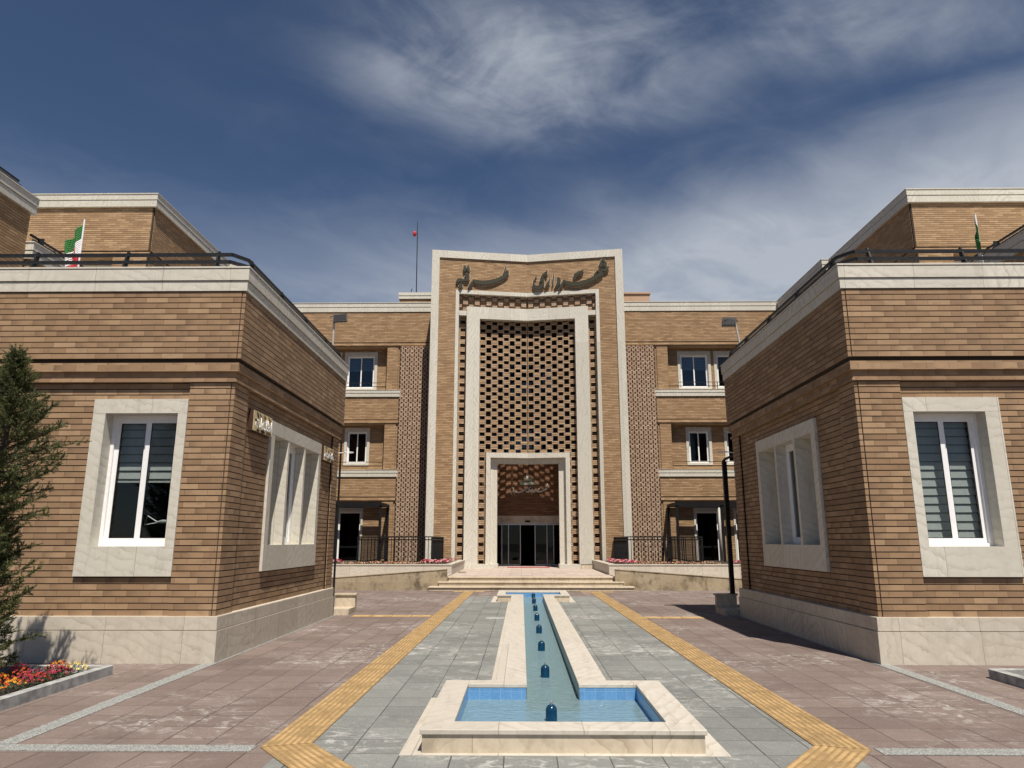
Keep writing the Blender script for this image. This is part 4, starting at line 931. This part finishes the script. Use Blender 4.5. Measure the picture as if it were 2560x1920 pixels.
fs = thing('facade_lettering', 'raised dark calligraphic Persian lettering across the brick at the top of the portal', 'sign', (X0, 30, 13))
for nm, S_, s in (('word', TORQ, -1), ('word', SHAH, 1)):
    S_ = [[(a, b, w * 1.06 + .002) for a, b, w in st_] for st_ in S_]
    lm = MB(); to = lambda a, b, d, s=s: pP(s, a, 0.063 - d, b)
    wide = [[(a, b, w + 0.020) for a, b, w in st_] for st_ in S_]
    stroke_mesh(lm, S_, to, 0.11, 0); stroke_mesh(lm, wide, to, 0.03, 1)
    sub(lm.build(nm, ['letter', 'letter_edge']), fs)
# ---- emblem plates and small lettering inside the porch
vs = thing('porch_lettering', 'small pale calligraphic lettering on the brick above the glass entrance door', 'sign', (X0, 33.2, 3.8))
k_ = 0.315
for S_, s, cx_, cz_ in ((SHAH, 1, 0.50, 3.82), (TORQ, -1, -0.52, 3.76)):
    lm = MB(); ca = sum(p[0] for st_ in S_ for p in st_) / sum(len(st_) for st_ in S_); cb = 12.98
    to = lambda a, b, d, s=s, ca=ca, cx_=cx_, cz_=cz_: (X0 + cx_ + (s * (a - ca)) * k_, YB - 0.005 - d, cz_ + (b - 12.98) * k_)
    stroke_mesh(lm, S_, to, 0.03); sub(lm.build('word', 'letter_gold'), vs)
vp = thing('emblem_plaque', 'stepped metal plaque with an emblem above the entrance door', 'plaque', (X0, 33.2, 4.2))
q = MB(); q.box(X0 - .19, X0 + .23, YB - .035, YB - .005, 4.21, 4.35); sub(q.build('upper_plate', 'plate'), vp)
q = MB(); q.box(X0 - .36, X0 + .40, YB - .035, YB - .005, 4.03, 4.185); sub(q.build('lower_plate', 'plate'), vp)
q = MB()
for i in range(2):
    for sg in (-1, 1):
        q.tube([(X0 + .01 + sg * (0.03 + i * .035) * math.sin(a), YB - .03, 4.45 + .08 * math.cos(a) * (1 - .15 * i)) for a in [R(20 + 16 * j) for j in range(9)]], .010, 5)
q.tube([(X0 + .01, YB - .03, 4.38), (X0 + .01, YB - .03, 4.55)], .012, 5); q.box(X0 - .06, X0 + .08, YB - .03, YB - .005, 4.355, 4.372); sub(q.build('emblem', 'letter_white'), vp)
t1 = font_mesh('\uFEAD\uFEEE\uFEB8\uFEDB \uFE95\uFEAD\uFE8D\uFEAF\uFEED', 0.1, 'plate_lettering', 'letter_white', 0.002); place(t1, vp, (X0 + .02, YB - .040, 4.28), .36, .10, (R(90), 0, 0))
t2 = font_mesh('\uFBFE\uFEEE\uFEBF\uFEAD \uFEE5\uFE8E\uFEB3\uFE8D\uFEAE\uFEA7 \uFBFC\uFEAD\uFE8D\uFEAA\uFEE7\uFE8E\uFE98\uFEB3\uFE8D', 0.1, 'plate_lettering', 'letter_white', 0.002); place(t2, vp, (X0 + .02, YB - .040, 4.108), .70, .11, (R(90), 0, 0))

# ------------------------------------------------------------------ entrance steps, planters, ramps
es = thing('entrance_steps', 'three cream stone steps rising to the entrance platform', 'steps', (X0, 23, 0))
def stepbox(h, y, z0, z1, lip, name, mat):
    m_ = MB(); m_.box(hx(-1, h), hx(1, h), y, 31, z0, z1 - .04); m_.box(hx(-1, h + lip), hx(1, h + lip), y - lip, 31.01, z1 - .04, z1)
    o = m_.build(name, mat); b_ = o.modifiers.new('bevel', 'BEVEL'); b_.width = .012; b_.segments = 3; b_.limit_method = 'ANGLE'; return sub(o, es)
stepbox(3.13, 22.45, 0.0, 0.13, .03, 'step', 'stone_step'); stepbox(2.86, 22.80, 0.131, 0.26, .03, 'step', 'stone_step'); stepbox(2.60, 23.15, 0.261, ZP, .03, 'step', 'stone_step')
q = MB(); q.box(hx(-1, 2.62), hx(1, 2.62), 23.45, 33.4, ZP + .0005, ZP + .004); sub(q.build('platform_paving', 'tile_platform'), es)
q = MB(); q.box(hx(-1, 3.0), hx(1, 3.0), 31.02, 36, 0, ZP - .02); sub(q.build('platform_base', 'stone_step'), es)
mt = MB(); mt.box(hx(-1, .9), hx(1, .9), 30.9, 31.6, ZP + .0045, ZP + .014); tag(mt.build('door_mat', 'petal_crimson'), 'flat dark red mat in front of the glass entrance door', 'mat')
def planter(s, label):
    t = thing('raised_planter', label, 'planter', (hx(s, 5.5), 24.5, 0), 'raised stone planters beside the entrance')
    uF, n = (s, 0), (0, 1); O = (X0, 0, 0)
    w = MB(); w.obox(O, uF, n, 2.63, 9.5, 24.5, 24.72, 0.0, 0.70); w.obox(O, uF, n, 2.63, 2.85, 24.72, 30.0, 0.0, 0.70); sub(w.build('wall', 'stone_rim'), t)
    c = MB(); c.obox(O, uF, n, 2.61, 9.5, 24.48, 24.74, 0.70, 0.735); c.obox(O, uF, n, 2.61, 2.87, 24.74, 30.0, 0.70, 0.735); sub(c.build('coping', 'stone_rim'), t)
    sl = MB(); sl.obox(O, uF, n, 2.85, 9.5, 24.72, 26.05, 0.5, 0.70); sl.obox(O, uF, n, 2.85, 3.45, 26.05, 29.7, 0.5, .70); sl.obox(O, uF, n, 6.2, 9.5, 26.05, 32.0, .0, .66); sub(sl.build('soil', 'soil'), t)
    bs_ = MB(); bs_.obox(O, uF, n, 3.45, 6.2, 26.05, 31.9, 0.0, 0.02); bs_.obox(O, uF, n, 3.45, 6.2, 26.0, 26.05, 0.02, .70); sub(bs_.build('light_well', 'interior'), t)
    # ramp with its sloping parapet
    r = thing('ramp_parapet', label.replace('raised stone planter', 'mottled brown stone ramp wall'), 'ramp', (hx(s, 5.5), 22.85, 0), 'sloping ramp walls')
    def zt(h): return max(0.62 - 0.0725 * (h - 2.6), 0.02)
    pr = MB(); A, B = 2.62, 9.5
    def q8(y0, y1, h0, h1, za, f): pr.hexa([(hx(s, h0), y0, za), (hx(s, h1), y0, za), (hx(s, h1), y1, za), (hx(s, h0), y1, za), (hx(s, h0), y0, f(h0)), (hx(s, h1), y0, f(h1)), (hx(s, h1), y1, f(h1)), (hx(s, h0), y1, f(h0))])
    q8(22.86, 23.0, A, B, 0.0, zt); sub(pr.build('parapet', 'stone_mottled'), r)
    pr = MB()
    q8(22.84, 23.02, A, B, 0.0, lambda h: 0.0) if False else None
    pr.hexa([(hx(s, A), 22.845, zt(A)), (hx(s, B), 22.845, zt(B)), (hx(s, B), 23.015, zt(B)), (hx(s, A), 23.015, zt(A)), (hx(s, A), 22.845, zt(A) + .02), (hx(s, B), 22.845, zt(B) + .02), (hx(s, B), 23.015, zt(B) + .02), (hx(s, A), 23.015, zt(A) + .02)]); sub(pr.build('coping', 'stone_mottled'), r)
    pr = MB(); q8(23.0, 24.5, A, B, 0.0, lambda h: max(zt(h) - .2, .01)); sub(pr.build('ramp_floor', 'tile_platform'), r)
    # railing round the light well
    fn = thing('railing', label.replace('raised stone planter', 'black steel railing of upright bars on the planter'), 'railing', (hx(s, 4.8), 26, .7), 'black railings round the light wells')
    F = [(3.5, 6.15, 26.0, 0)]; zb, z1 = .74, 1.64
    ra = MB()
    for z in (zb + .02, z1 - .10, z1): ra.obox(O, uF, n, 3.5, 6.15, 25.985, 26.015, z - .018, z + .018); ra.obox(O, uF, n, 3.485, 3.515, 26.03, 29.8, z - .018, z + .018); ra.obox(O, uF, n, 6.135, 6.165, 26.03, 31.9, z - .018, z + .018)
    sub(ra.build('rail', 'black_metal'), fn)
    pm = MB(); pm.box(-.022, .022, -.022, .022, zb - .04, z1 + .0); p0 = pm.build('post', 'black_metal'); p0.parent = fn
    bm_ = MB(); bm_.box(-.010, .010, -.010, .010, zb, z1 - .02); b0 = bm_.build('bar', 'black_metal'); b0.parent = fn
    def put(o, h, y, first):
        c_ = o if first else o.copy()
        if not first: COL.objects.link(c_); c_.parent = fn
        c_.location = (hx(s, h) - fn.location.x, y - fn.location.y, -fn.location.z)
    for i, (h, y) in enumerate(((3.5, 26.0), (4.83, 26.0), (6.15, 26.0), (3.5, 29.75), (6.15, 29.0), (6.15, 31.8))): put(p0, h, y, i == 0)
    k = 0
    for i in range(1, 22):
        put(b0, 3.5 + i * 2.65 / 22, 26.0, k == 0); k += 1
    for i in range(1, 28): put(b0, 3.5, 26.0 + i * 3.75 / 28, False)
    for i in range(1, 36): put(b0, 6.15, 26.0 + i * 5.8 / 36, False)
    # black steel canopy against the wing
    cp = thing('canopy', ('black open steel canopy frame against the wing ' + ('left' if s < 0 else 'right') + ' of the portal'), 'canopy', (hx(s, 7.2), 30.8, .6), 'steel canopies beside the portal')
    rf = MB(); rf.obox(O, uF, n, 6.15, 10.6, 30.1, 30.25, 2.95, 3.07); rf.obox(O, uF, n, 6.15, 6.27, 30.25, 31.95, 2.95, 3.07); rf.obox(O, uF, n, 6.27, 10.6, 31.80, 31.95, 2.95, 3.07); sub(rf.build('beam', 'black_metal'), cp)
    for h, y in ((6.21, 30.18), (6.21, 31.87), (8.08, 30.18), (10.5, 30.18)):
        po = MB(); po.obox(O, uF, n, h - .05, h + .05, y - .05, y + .05, .55, 2.95); sub(po.build('post', 'black_metal'), cp)
planter(-1, 'raised stone planter left of the entrance steps'); planter(1, 'raised stone planter right of the entrance steps')
pp = MB(); pp.tube([(hx(1, 8.42), 31.86, 3.0), (hx(1, 8.42), 31.86, .5)], .055, 12); tag(pp.build('downpipe', 'pipe_grey', smooth=True), 'pale grey round downpipe beside the ground floor door right of the portal', 'pipe')
q = MB(); q.box(hx(-1, 2.52), hx(-1, 2.25), 25.7, 25.95, ZP + .005, ZP + .05); tag(q.build('floor_box', 'stone_mottled'), 'small low stone block on the platform by the left planter', 'block')
gt = thing('ground_box', 'small pale box standing at the foot of the portal right of the door', 'box', (2.55, 29.8, ZP))
q = MB(); q.box(2.42, 2.86, 29.55, 29.75, ZP + .005, ZP + .19); sub(q.build('body', 'stone_step'), gt); q = MB(); q.box(2.40, 2.88, 29.53, 29.77, ZP + .19, ZP + .21); sub(q.build('lid', 'kerb_concrete'), gt)

# ------------------------------------------------------------------ side buildings at the frame edge
def volume(name, label, s, h0, h1, y0, y1, zt, rail=True):
    t = thing(name, label, 'building', (hx(s, h0), y0, 0), None)
    uF, nF = (s, 0), (0, -1); uS, nS = (0, 1), (-s, 0); w = MB()
    O = (X0, 0, 0); zf = zt - .44
    w.obox(O, uF, (0, 1), h0 + .016, h1, y0 + .016, y1 - .016, 0, zf, 1)
    courses(w, (hx(s, h0), 0, 0), uS, nS, y0, y1, 0.0, zf - 2.0, HF); courses(w, (hx(s, h0 - .05), 0, 0), uS, nS, y0 - .05, y1 + .05, zf - 1.85, zf, HF, t=.1); w.obox(O, uF, (0, 1), h0 - .02, h1, y0 - .02, y1 + .02, zf - 1.99, zf - 1.87)
    courses(w, (X0, y0, 0), uF, nF, h0 + .06, h1, 0.0, zf - 2.0, HF); courses(w, (X0, y0 - .05, 0), uF, nF, h0 + .06, h1, zf - 1.85, zf, HF, t=.06); courses(w, (X0, y1, 0), uF, (0, 1), h0 + .06, h1, 0.0, zf, HF)
    sub(w.build('wall', ['brick_near' if False else 'brick_far', 'mortar']), t)
    c = MB()
    for off, a, b in ((.135, zf, zf + .2), (.11, zf + .2, zf + .22), (.15, zf + .22, zt - .03), (.17, zt - .03, zt)): c.obox(O, uF, (0, 1), h0 - off, h1, y0 - off, y1 + off, a, b)
    sub(c.build('cornice', 'stone'), t)
    if rail:
        r = MB()
        for z, d_ in ((zt + .10, 0), (zt + .24, .07)): r.obox(O, uF, (0, 1), h0 - .02 + d_, h0 + .03 + d_, y0, y1 - .35, z - .025, z + .025)
        k = y0 + .3
        while k < y1: r.obox(O, uF, (0, 1), h0 - .06, h0 + .10, k, k + .02, zt, zt + .27); k += 1.5
        sub(r.build('roof_railing', 'dark_steel'), t)
    return t
volume('side_building', 'taller brick side building at the far left edge with a roof railing', -1, 12.55, 20, 7.0, 16.15, 9.89)
volume('terrace_building', 'lower brick building with a railed terrace behind the left annex', -1, 12.45, 20, 16.35, 20.9, 8.72)
volume('terrace_building', 'lower brick building with a railed terrace behind the right annex', 1, 12.5, 20, 13.2, 20.9, 9.12)

# ------------------------------------------------------------------ flags, floodlights
def flag(label, x, y, zb, h, w, turn, slack=1.0):
    t = thing('flag', label, 'flag', (x, y, zb), 'national flags on the roof')
    lean = 0.06; PH = 2.58
    p = MB(); p.tube([(0, 0, 0), (-lean * h * .3, 0, PH)], .016, 8); p.build('pole', 'pvc', t)
    # cloth hangs in folds from the pole: hoist runs down the pole, fly droops
    for j, (nm, m) in enumerate((('green_stripe', 'flag_green'), ('white_stripe', 'flag_white'), ('red_stripe', 'flag_red'))):
        c = MB(); N = 16; rows = 7
        def pt(a, b):   # a 0..1 along the fly, b 0..1 down the hoist
            r = (j + b) / 3.0
            ang = R(62) * (0.35 + 0.65 * a); L = w * a
            X_ = -L * math.cos(R(60)) * turn * (1 - .15 * r); Z_ = PH - 0.02 - r * h - L * math.sin(R(58)) * slack * (1 - .1 * r)
            Y_ = 0.07 * math.sin(a * 11 + r * 3.0) * (0.25 + a)
            return (X_ - lean * h * .3, Y_, Z_)
        for i in range(N):
            for k in range(rows):
                c.face([pt(i / N, k / rows), pt((i + 1) / N, k / rows), pt((i + 1) / N, (k + 1) / rows), pt(i / N, (k + 1) / rows)])
        o = c.build(nm, m, t, smooth=True); so = o.modifiers.new('thickness', 'SOLIDIFY'); so.thickness = .004
        if j == 1:
            e_ = MB()
            for sg in (-1, 1):
                for i in range(2):
                    P_ = []
                    for q_ in range(9):
                        an = R(25 + 16 * q_); a, b = .5 + sg * (.05 + .06 * i) * math.sin(an) * 1.3, .5 - .34 * math.cos(an) * (1 - .1 * i)
                        v = pt(a, b); P_.append((v[0], v[1] - .012, v[2]))
                    e_.tube(P_, .008, 5)
            a0, a1 = pt(.5, .2), pt(.5, .85); e_.tube([(a0[0], a0[1] - .012, a0[2]), (a1[0], a1[1] - .012, a1[2])], .010, 5)
            e_.build('emblem', 'flag_red', o)
    return t
flag('green white and red flag hanging half open above the left annex roof', -8.80, 13.2, 5.27, 1.02, 0.56, 1.0)
flag('narrow furled green white and red flag above the right annex roof', 9.08, 13.2, 5.27, 1.0, 0.7, 0.10)
def flood(label, x, y, z0, zt, yaw, tiltx, fl):
    t = thing('floodlight', label, 'floodlight', (x, y, z0), 'floodlights on the annex roofs')
    h = zt - z0; dx = -0.12 if fl else 0.0
    p = MB(); p.tube([(0, 0, 0), (dx, 0, h)], .022, 8, 0); p.tube([(-.05, 0, 0.02), (.05, 0, 0.02)], .03, 8); p.build('pole', 'pipe_grey', t)
    hd = MB(); hd.obox((0, 0, 0), (1, 0), (0, 1), -.15, .15, -.035, .0, -.11, .11, 0)
    for i in range(9): hd.obox((0, 0, 0), (1, 0), (0, 1), -.13 + i * .03, -.12 + i * .03, 0.0, .035, -.09, .09, 0)
    o = hd.build('lamp_head', 'dark_steel', t); o.location = (dx + (.13 if not fl else -.12), 0, h - .06); o.rotation_euler = (R(tiltx), R(-6), R(yaw))
    gl_ = MB(); gl_.obox((0, 0, 0), (1, 0), (0, 1), -.13, .13, -.040, -.0355, -.09, .09); gl_.build('lens', 'interior_dark', o)
    br = MB(); br.tube([(dx - .10, 0, h - .02), (dx - .04, .03, h + .01), (dx + .2, .03, h + .01)] if not fl else [(dx - .25, .02, h - .02), (dx, .03, h + .02), (dx + .09, .03, h - .06)], .009, 6); br.build('bracket', 'black_metal', t)
flood('black floodlight on a thin pole at the far end of the left annex roof', -4.02, 14.6, 5.262, 6.24, 8, -28, False)
flood('finned floodlight on a leaning pole at the far end of the right annex roof', 4.70, 14.6, 5.262, 6.14, 160, 20, True)

# ------------------------------------------------------------------ flower beds and tree
random.seed(4)
def bed(s, label, edge, yfar):
    t = thing('flower_bed', label, 'flower bed', (hx(s, edge + 1), yfar - 1, 0), 'kerbed flower beds in front of the annexes')
    O = (X0, 0, 0); u, n = (s, 0), (0, 1)
    k = MB(); kw, kh = .11, .10; c = .05
    # kerb along the walk in short stones, then along the annex; chamfered corner stone
    y = yfar - .16
    while y > 2.0:
        y2 = y - .50; k.obox(O, u, n, edge, edge + kw, y2 + .004, y, 0.0, kh); y = y2
    pts = [(edge, yfar - .16 + .004), (edge, yfar - c), (edge + c, yfar), (edge + kw, yfar), (edge + kw, yfar - .156)]
    lo = [(hx(s, a), b, 0.0) for a, b in pts]; hi = [(hx(s, a), b, kh) for a, b in pts]
    k.face(hi if s > 0 else hi[::-1]); 
    for i in range(5): j = (i + 1) % 5; k.face([lo[i], lo[j], hi[j], hi[i]])
    x = edge + kw + .004
    while x < 9: k.obox(O, u, n, x, x + .496, yfar - kw, yfar, 0.0, kh); x += .5
    sub(k.build('kerb', 'kerb_concrete'), t)
    so = MB(); so.obox(O, u, n, edge + kw, 9.5, 2.0, yfar - kw, 0.0, .03); sub(so.build('soil', 'soil'), t)
bed(-1, 'kerbed bed of mixed red, orange and yellow flowers under the juniper', 4.995, 8.66)
bed(1, 'kerbed bed at the right edge with red flowers', 4.915, 8.55)
def flower_clump(name, label, cols, r=.16, h=.17, nb=46, br=.017, group=None, leafn=90):
    t = thing(name, label, 'flower', (0, 0, 0), group)
    lf = MB()
    for i in range(leafn):
        a = random.uniform(0, 6.28); q = r * math.sqrt(random.random()) * 1.02; z = h * random.uniform(.05, .85) * (1 - .5 * (q / r) ** 2)
        p = V3(q * math.cos(a), q * math.sin(a), z); d_ = V3(math.cos(a + random.uniform(-1, 1)), math.sin(a + random.uniform(-1, 1)), random.uniform(-.1, .8)).normalized(); w_ = d_.cross(UP).normalized() * .011
        L = random.uniform(.025, .05); m_ = p + d_ * L * .55 + UP * .004
        lf.face([p, m_ - w_, p + d_ * L, m_ + w_])
    lf.build('foliage', 'leaf', t)
    for ci, c in enumerate(cols):
        fl = MB()
        for i in range(nb // len(cols)):
            a = random.uniform(0, 6.28); q = r * math.sqrt(random.random()); z = h * (1 - .45 * (q / r) ** 2) + random.uniform(-.015, .015)
            p = V3(q * math.cos(a), q * math.sin(a), z); tilt = V3(math.cos(a) * q / r * .7, math.sin(a) * q / r * .7, 1).normalized()
            e1 = tilt.cross(V3(.3, .8, .1)).normalized(); e2 = tilt.cross(e1)
            rr = br * random.uniform(.7, 1.25)
            for ring, (rad, lift, npet) in enumerate(((1.0, 0.0, 9), (.62, .006, 7), (.3, .010, 5))):
                for k in range(npet):
                    b = 6.283 * (k + .5 * ring) / npet; dv = (e1 * math.cos(b) + e2 * math.sin(b)); sv = tilt.cross(dv)
                    base = p + tilt * lift; tip = base + dv * rr * rad + tilt * rr * (.25 if ring else .05)
                    fl.face([base, base + dv * rr * rad * .6 - sv * rr * .24, tip, base + dv * rr * rad * .6 + sv * rr * .24])
        fl.build('blooms', 'petal_' + c, t)
    return t
G1 = 'flowering clumps in the left bed'
kinds = {'crimson': (['crimson', 'magenta'], 'crimson'), 'orange': (['orange', 'crimson'], 'orange red'), 'gold': (['gold', 'orange'], 'golden yellow'), 'cream': (['cream'], 'cream white'), 'magenta': (['magenta'], 'deep magenta')}
proto = {}
bedplan = [('cream', -4.98, 8.36, 'by the far corner of the bed'), ('crimson', -5.14, 8.28, 'beside the cream clump at the far corner'), ('gold', -5.22, 8.44, 'at the back near the far corner of the bed'),
           ('magenta', -5.50, 8.18, 'along the annex side kerb'), ('crimson', -5.72, 8.40, 'farthest back against the annex side kerb'), ('orange', -5.34, 7.98, 'in the middle of the bed near the walk kerb'),
           ('crimson', -5.16, 7.92, 'hugging the walk kerb at mid bed'), ('cream', -5.86, 8.16, 'in the middle of the bed among crimson ones'), ('gold', -5.60, 7.82, 'in the middle of the bed beside crimson blooms'),
           ('magenta', -5.10, 7.66, 'touching the walk kerb, in the middle of its length'), ('gold', -5.30, 7.56, 'close to the walk kerb, front of the magenta clump'), ('crimson', -5.48, 7.52, 'between the gold and orange clumps'),
           ('orange', -5.42, 7.28, 'near the walk kerb at the picture edge side'), ('orange', -5.66, 7.36, 'largest orange patch in shade of the juniper'), ('crimson', -5.98, 7.72, 'in the dark shade under the juniper'),
           ('cream', -5.72, 7.06, 'low by the picture edge'), ('magenta', -5.44, 7.02, 'by the walk kerb at the picture edge'), ('orange', -5.20, 7.10, 'touching the walk kerb near the picture edge'), ('crimson', -5.26, 6.86, 'nearest to the viewer by the walk kerb'),
           ('crimson', -6.15, 8.30, 'in deep shade behind the juniper trunk'), ('magenta', -5.62, 6.80, 'nearest clump away from the kerb'), ('gold', -6.05, 8.45, 'behind the juniper by the annex side kerb'),
           ('crimson', -5.00, 8.10, 'right against the walk kerb near the far corner'), ('orange', -5.02, 7.80, 'right against the walk kerb beside two crimson clumps'), ('gold', -5.03, 7.42, 'right against the walk kerb near the picture edge'), ('crimson', -5.06, 6.95, 'right against the walk kerb, cut by the picture edge')]
for kd, x, y, where in bedplan:
    cols, cn = kinds[kd]; lab = f'{cn} flower clump {where}'
    if kd not in proto:
        o = proto[kd] = flower_clump('flower_clump', lab, cols, group=G1); o.location = (x, y, .03); o.scale = (.8, .8, .85)
    else:
        sc_ = random.uniform(.7, .9); dup(proto[kd], (x, y, .03), random.uniform(0, 6), lab, (sc_, sc_, sc_))
rp = None
for x, y, wh in ((5.50, 8.06, 'at the far corner of the right bed'), (5.70, 8.24, 'beside the corner clump of the right bed'), (5.62, 7.80, 'in front in the right bed')):
    l = 'scarlet flower clump ' + wh
    if rp is None: rp = flower_clump('flower_clump', l, ['scarlet', 'crimson'], r=.15, h=.2, br=.022, group='flowering clumps in the right bed'); rp.location = (x, y, .03)
    else: dup(rp, (x, y, .03), 1.3, l)
# flowers in the raised planters: small and far, each clump still its own plant
G2 = {-1: 'flowering plants in the left raised planter', 1: 'flowering plants in the right raised planter'}
far = {'pink': flower_clump('petunia_plant', 'bright pink and red petunia plant massed at a planter end', ['crimson', 'pink', 'blush'], r=.20, h=.17, nb=42, br=.032, leafn=70),
       'thin': flower_clump('petunia_plant', 'sparse low petunia plant in the open middle of a planter', ['crimson', 'blush', 'cream'], r=.16, h=.09, nb=36, br=.019, leafn=50)}
used = set()
for s in (-1, 1):
    nm = 'left' if s < 0 else 'right'
    spots = [(3.0 + random.uniform(-.08, .08), 25.0 + i * .42, 'pink', f'pink red petunia clump massed at the steps end of the {nm} planter') for i in range(7)]
    spots += [(3.25 + (i % 3) * .14, 24.95 + (i // 3) * .28, 'pink', f'pink red petunia clump massed at the steps end of the {nm} planter') for i in range(5)]
    spots += [(3.5 + i * .155, 25.0 + random.uniform(0, .6), 'thin', f'sparse small petunia in front of the railing in the {nm} planter') for i in range(20)]
    a0 = 6.7 if s < 0 else 7.0
    spots += [(a0 + i * .19, 24.95 + random.uniform(0, .5), 'pink', f'pink red petunia clump massed at the outer end of the {nm} planter') for i in range(8)]
    for h, y, kd, lab in spots:
        o = far[kd]; sc_ = random.uniform(.75, 1.1)
        if kd not in used: used.add(kd); o.location = (hx(s, h), y, .70); o['label'] = lab; o['group'] = G2[s]
        else: c = dup(o, (hx(s, h), y, .70), random.uniform(0, 6), lab, (sc_, sc_, sc_)); c['group'] = G2[s]

# juniper by the left annex
def juniper(x, y, H, label):
    t = thing('juniper_tree', label, 'tree', (x, y, 0.03))
    rnd = random.Random(11)
    tk = MB(); tk.tube([(0, 0, 0), (.03, .01, .6), (-.02, .02, 1.5), (.02, 0, 2.5), (.05, 0, H - .15)], [.06, .052, .04, .024, .006], 9)
    nd = MB()
    def prof(z):
        f = z / H
        pts = [(0.03, .30), (.12, .56), (.22, .52), (.36, .46), (.48, .50), (.58, .74), (.66, .84), (.74, .64), (.82, .40), (.90, .20), (.96, .08), (1.0, .02)]
        for (a, b), (c, d_) in zip(pts, pts[1:]):
            if f <= c: return b + (d_ - b) * max(0, (f - a)) / (c - a)
        return .04
    def needles(p, d_, n, spread):
        for _ in range(n):
            q = (d_ + V3(rnd.gauss(0, 1), rnd.gauss(0, 1), rnd.gauss(0, 1)) * spread).normalized()
            w_ = q.cross(V3(rnd.gauss(0, 1), rnd.gauss(0, 1), rnd.gauss(0, 1))).normalized() * .0028
            L = rnd.uniform(.016, .034)
            nd.face([p - w_, p + w_, p + q * L])
    for i in range(280):
        z = H * (0.04 + .95 * (i + rnd.random()) / 280); a = i * 2.399 + rnd.uniform(-.4, .4); L = prof(z) * rnd.uniform(.55, 1.12)
        if z < .6: L *= rnd.uniform(.6, 1.1)
        rise = rnd.uniform(.15, .6) if z > .8 else rnd.uniform(-.15, .3)
        d0 = V3(math.cos(a), math.sin(a), rise).normalized(); p = V3(0, 0, z); pts = [p.copy()]
        n = 7
        for k in range(n):
            d0 = (d0 + V3(rnd.gauss(0, .12), rnd.gauss(0, .12), rnd.gauss(.05, .08))).normalized(); p = p + d0 * L / n; pts.append(p.copy())
        tk.tube(pts, [.0075 * (1 - k / (n + 1)) * (L + .4) + .0008 for k in range(n + 1)], 4, cap=False)
        for k in range(2, n + 1):
            for _ in range(5 if L > .3 else 3):
                # side sprays feathered with needles
                b = pts[k - 1].lerp(pts[k], rnd.random()); dir_ = (pts[k] - pts[k - 1]).normalized()
                sd_ = (dir_ * rnd.uniform(.5, 1.1) + V3(rnd.gauss(0, .6), rnd.gauss(0, .6), rnd.gauss(.12, .45))).normalized(); sl = rnd.uniform(.07, .17) * (1.15 - .5 * k / n)
                m_ = 7
                for j in range(m_):
                    q = b + sd_ * sl * j / m_ + V3(0, 0, .01 * j / m_); needles(q, sd_, 7, .6)
        needles(pts[-1], d0, 14, .35)
    tk.build('trunk', 'bark', t); nd.build('crown', 'needle', t)
    return t
juniper(-5.70, 7.70, 3.56, 'feathery dark green juniper tree in front of the left annex')

# office chair and lamp seen through the left annex window
oc = thing('office_chair', 'dark office chair behind the glass of the left annex front window', 'chair', (hx(-1, 5.4), 10.25, .56))
q = MB(); q.ball((hx(-1, 5.42), 10.25, 1.76), .17, seg=14, rings=8, sq=1.05); sub(q.build('headrest', 'interior_dark', smooth=True), oc)
q = MB(); q.obox((X0, 0, 0), (-1, 0), (0, 1), 5.18, 5.66, 10.3, 10.38, 1.05, 1.62); sub(q.build('backrest', 'interior_dark'), oc)
q = MB(); q.obox((X0, 0, 0), (-1, 0), (0, 1), 5.18, 5.66, 10.3, 10.75, .98, 1.05); q.tube([(hx(-1, 5.42), 10.5, .98), (hx(-1, 5.42), 10.5, .57)], .03, 8); sub(q.build('seat', 'interior_dark'), oc)
dl = thing('desk_lamp', 'folded white wire arm of a desk lamp behind the left annex window', 'lamp', (hx(-1, 5.3), 9.95, 1.0))
q = MB(); q.tube([(hx(-1, 5.34), 9.95, 1.755), (hx(-1, 5.475), 9.93, 1.84), (hx(-1, 5.505), 9.93, 1.715), (hx(-1, 5.34), 9.95, 1.745)], .008, 6); sub(q.build('arm', 'letter_white'), dl)
q = MB(); q.tube([(hx(-1, 5.35), 9.95, 1.75), (hx(-1, 5.27), 9.95, 1.762), (hx(-1, 5.18), 9.95, 1.76)], [.012, .026, .02], 8); sub(q.build('joint', 'blind'), dl)
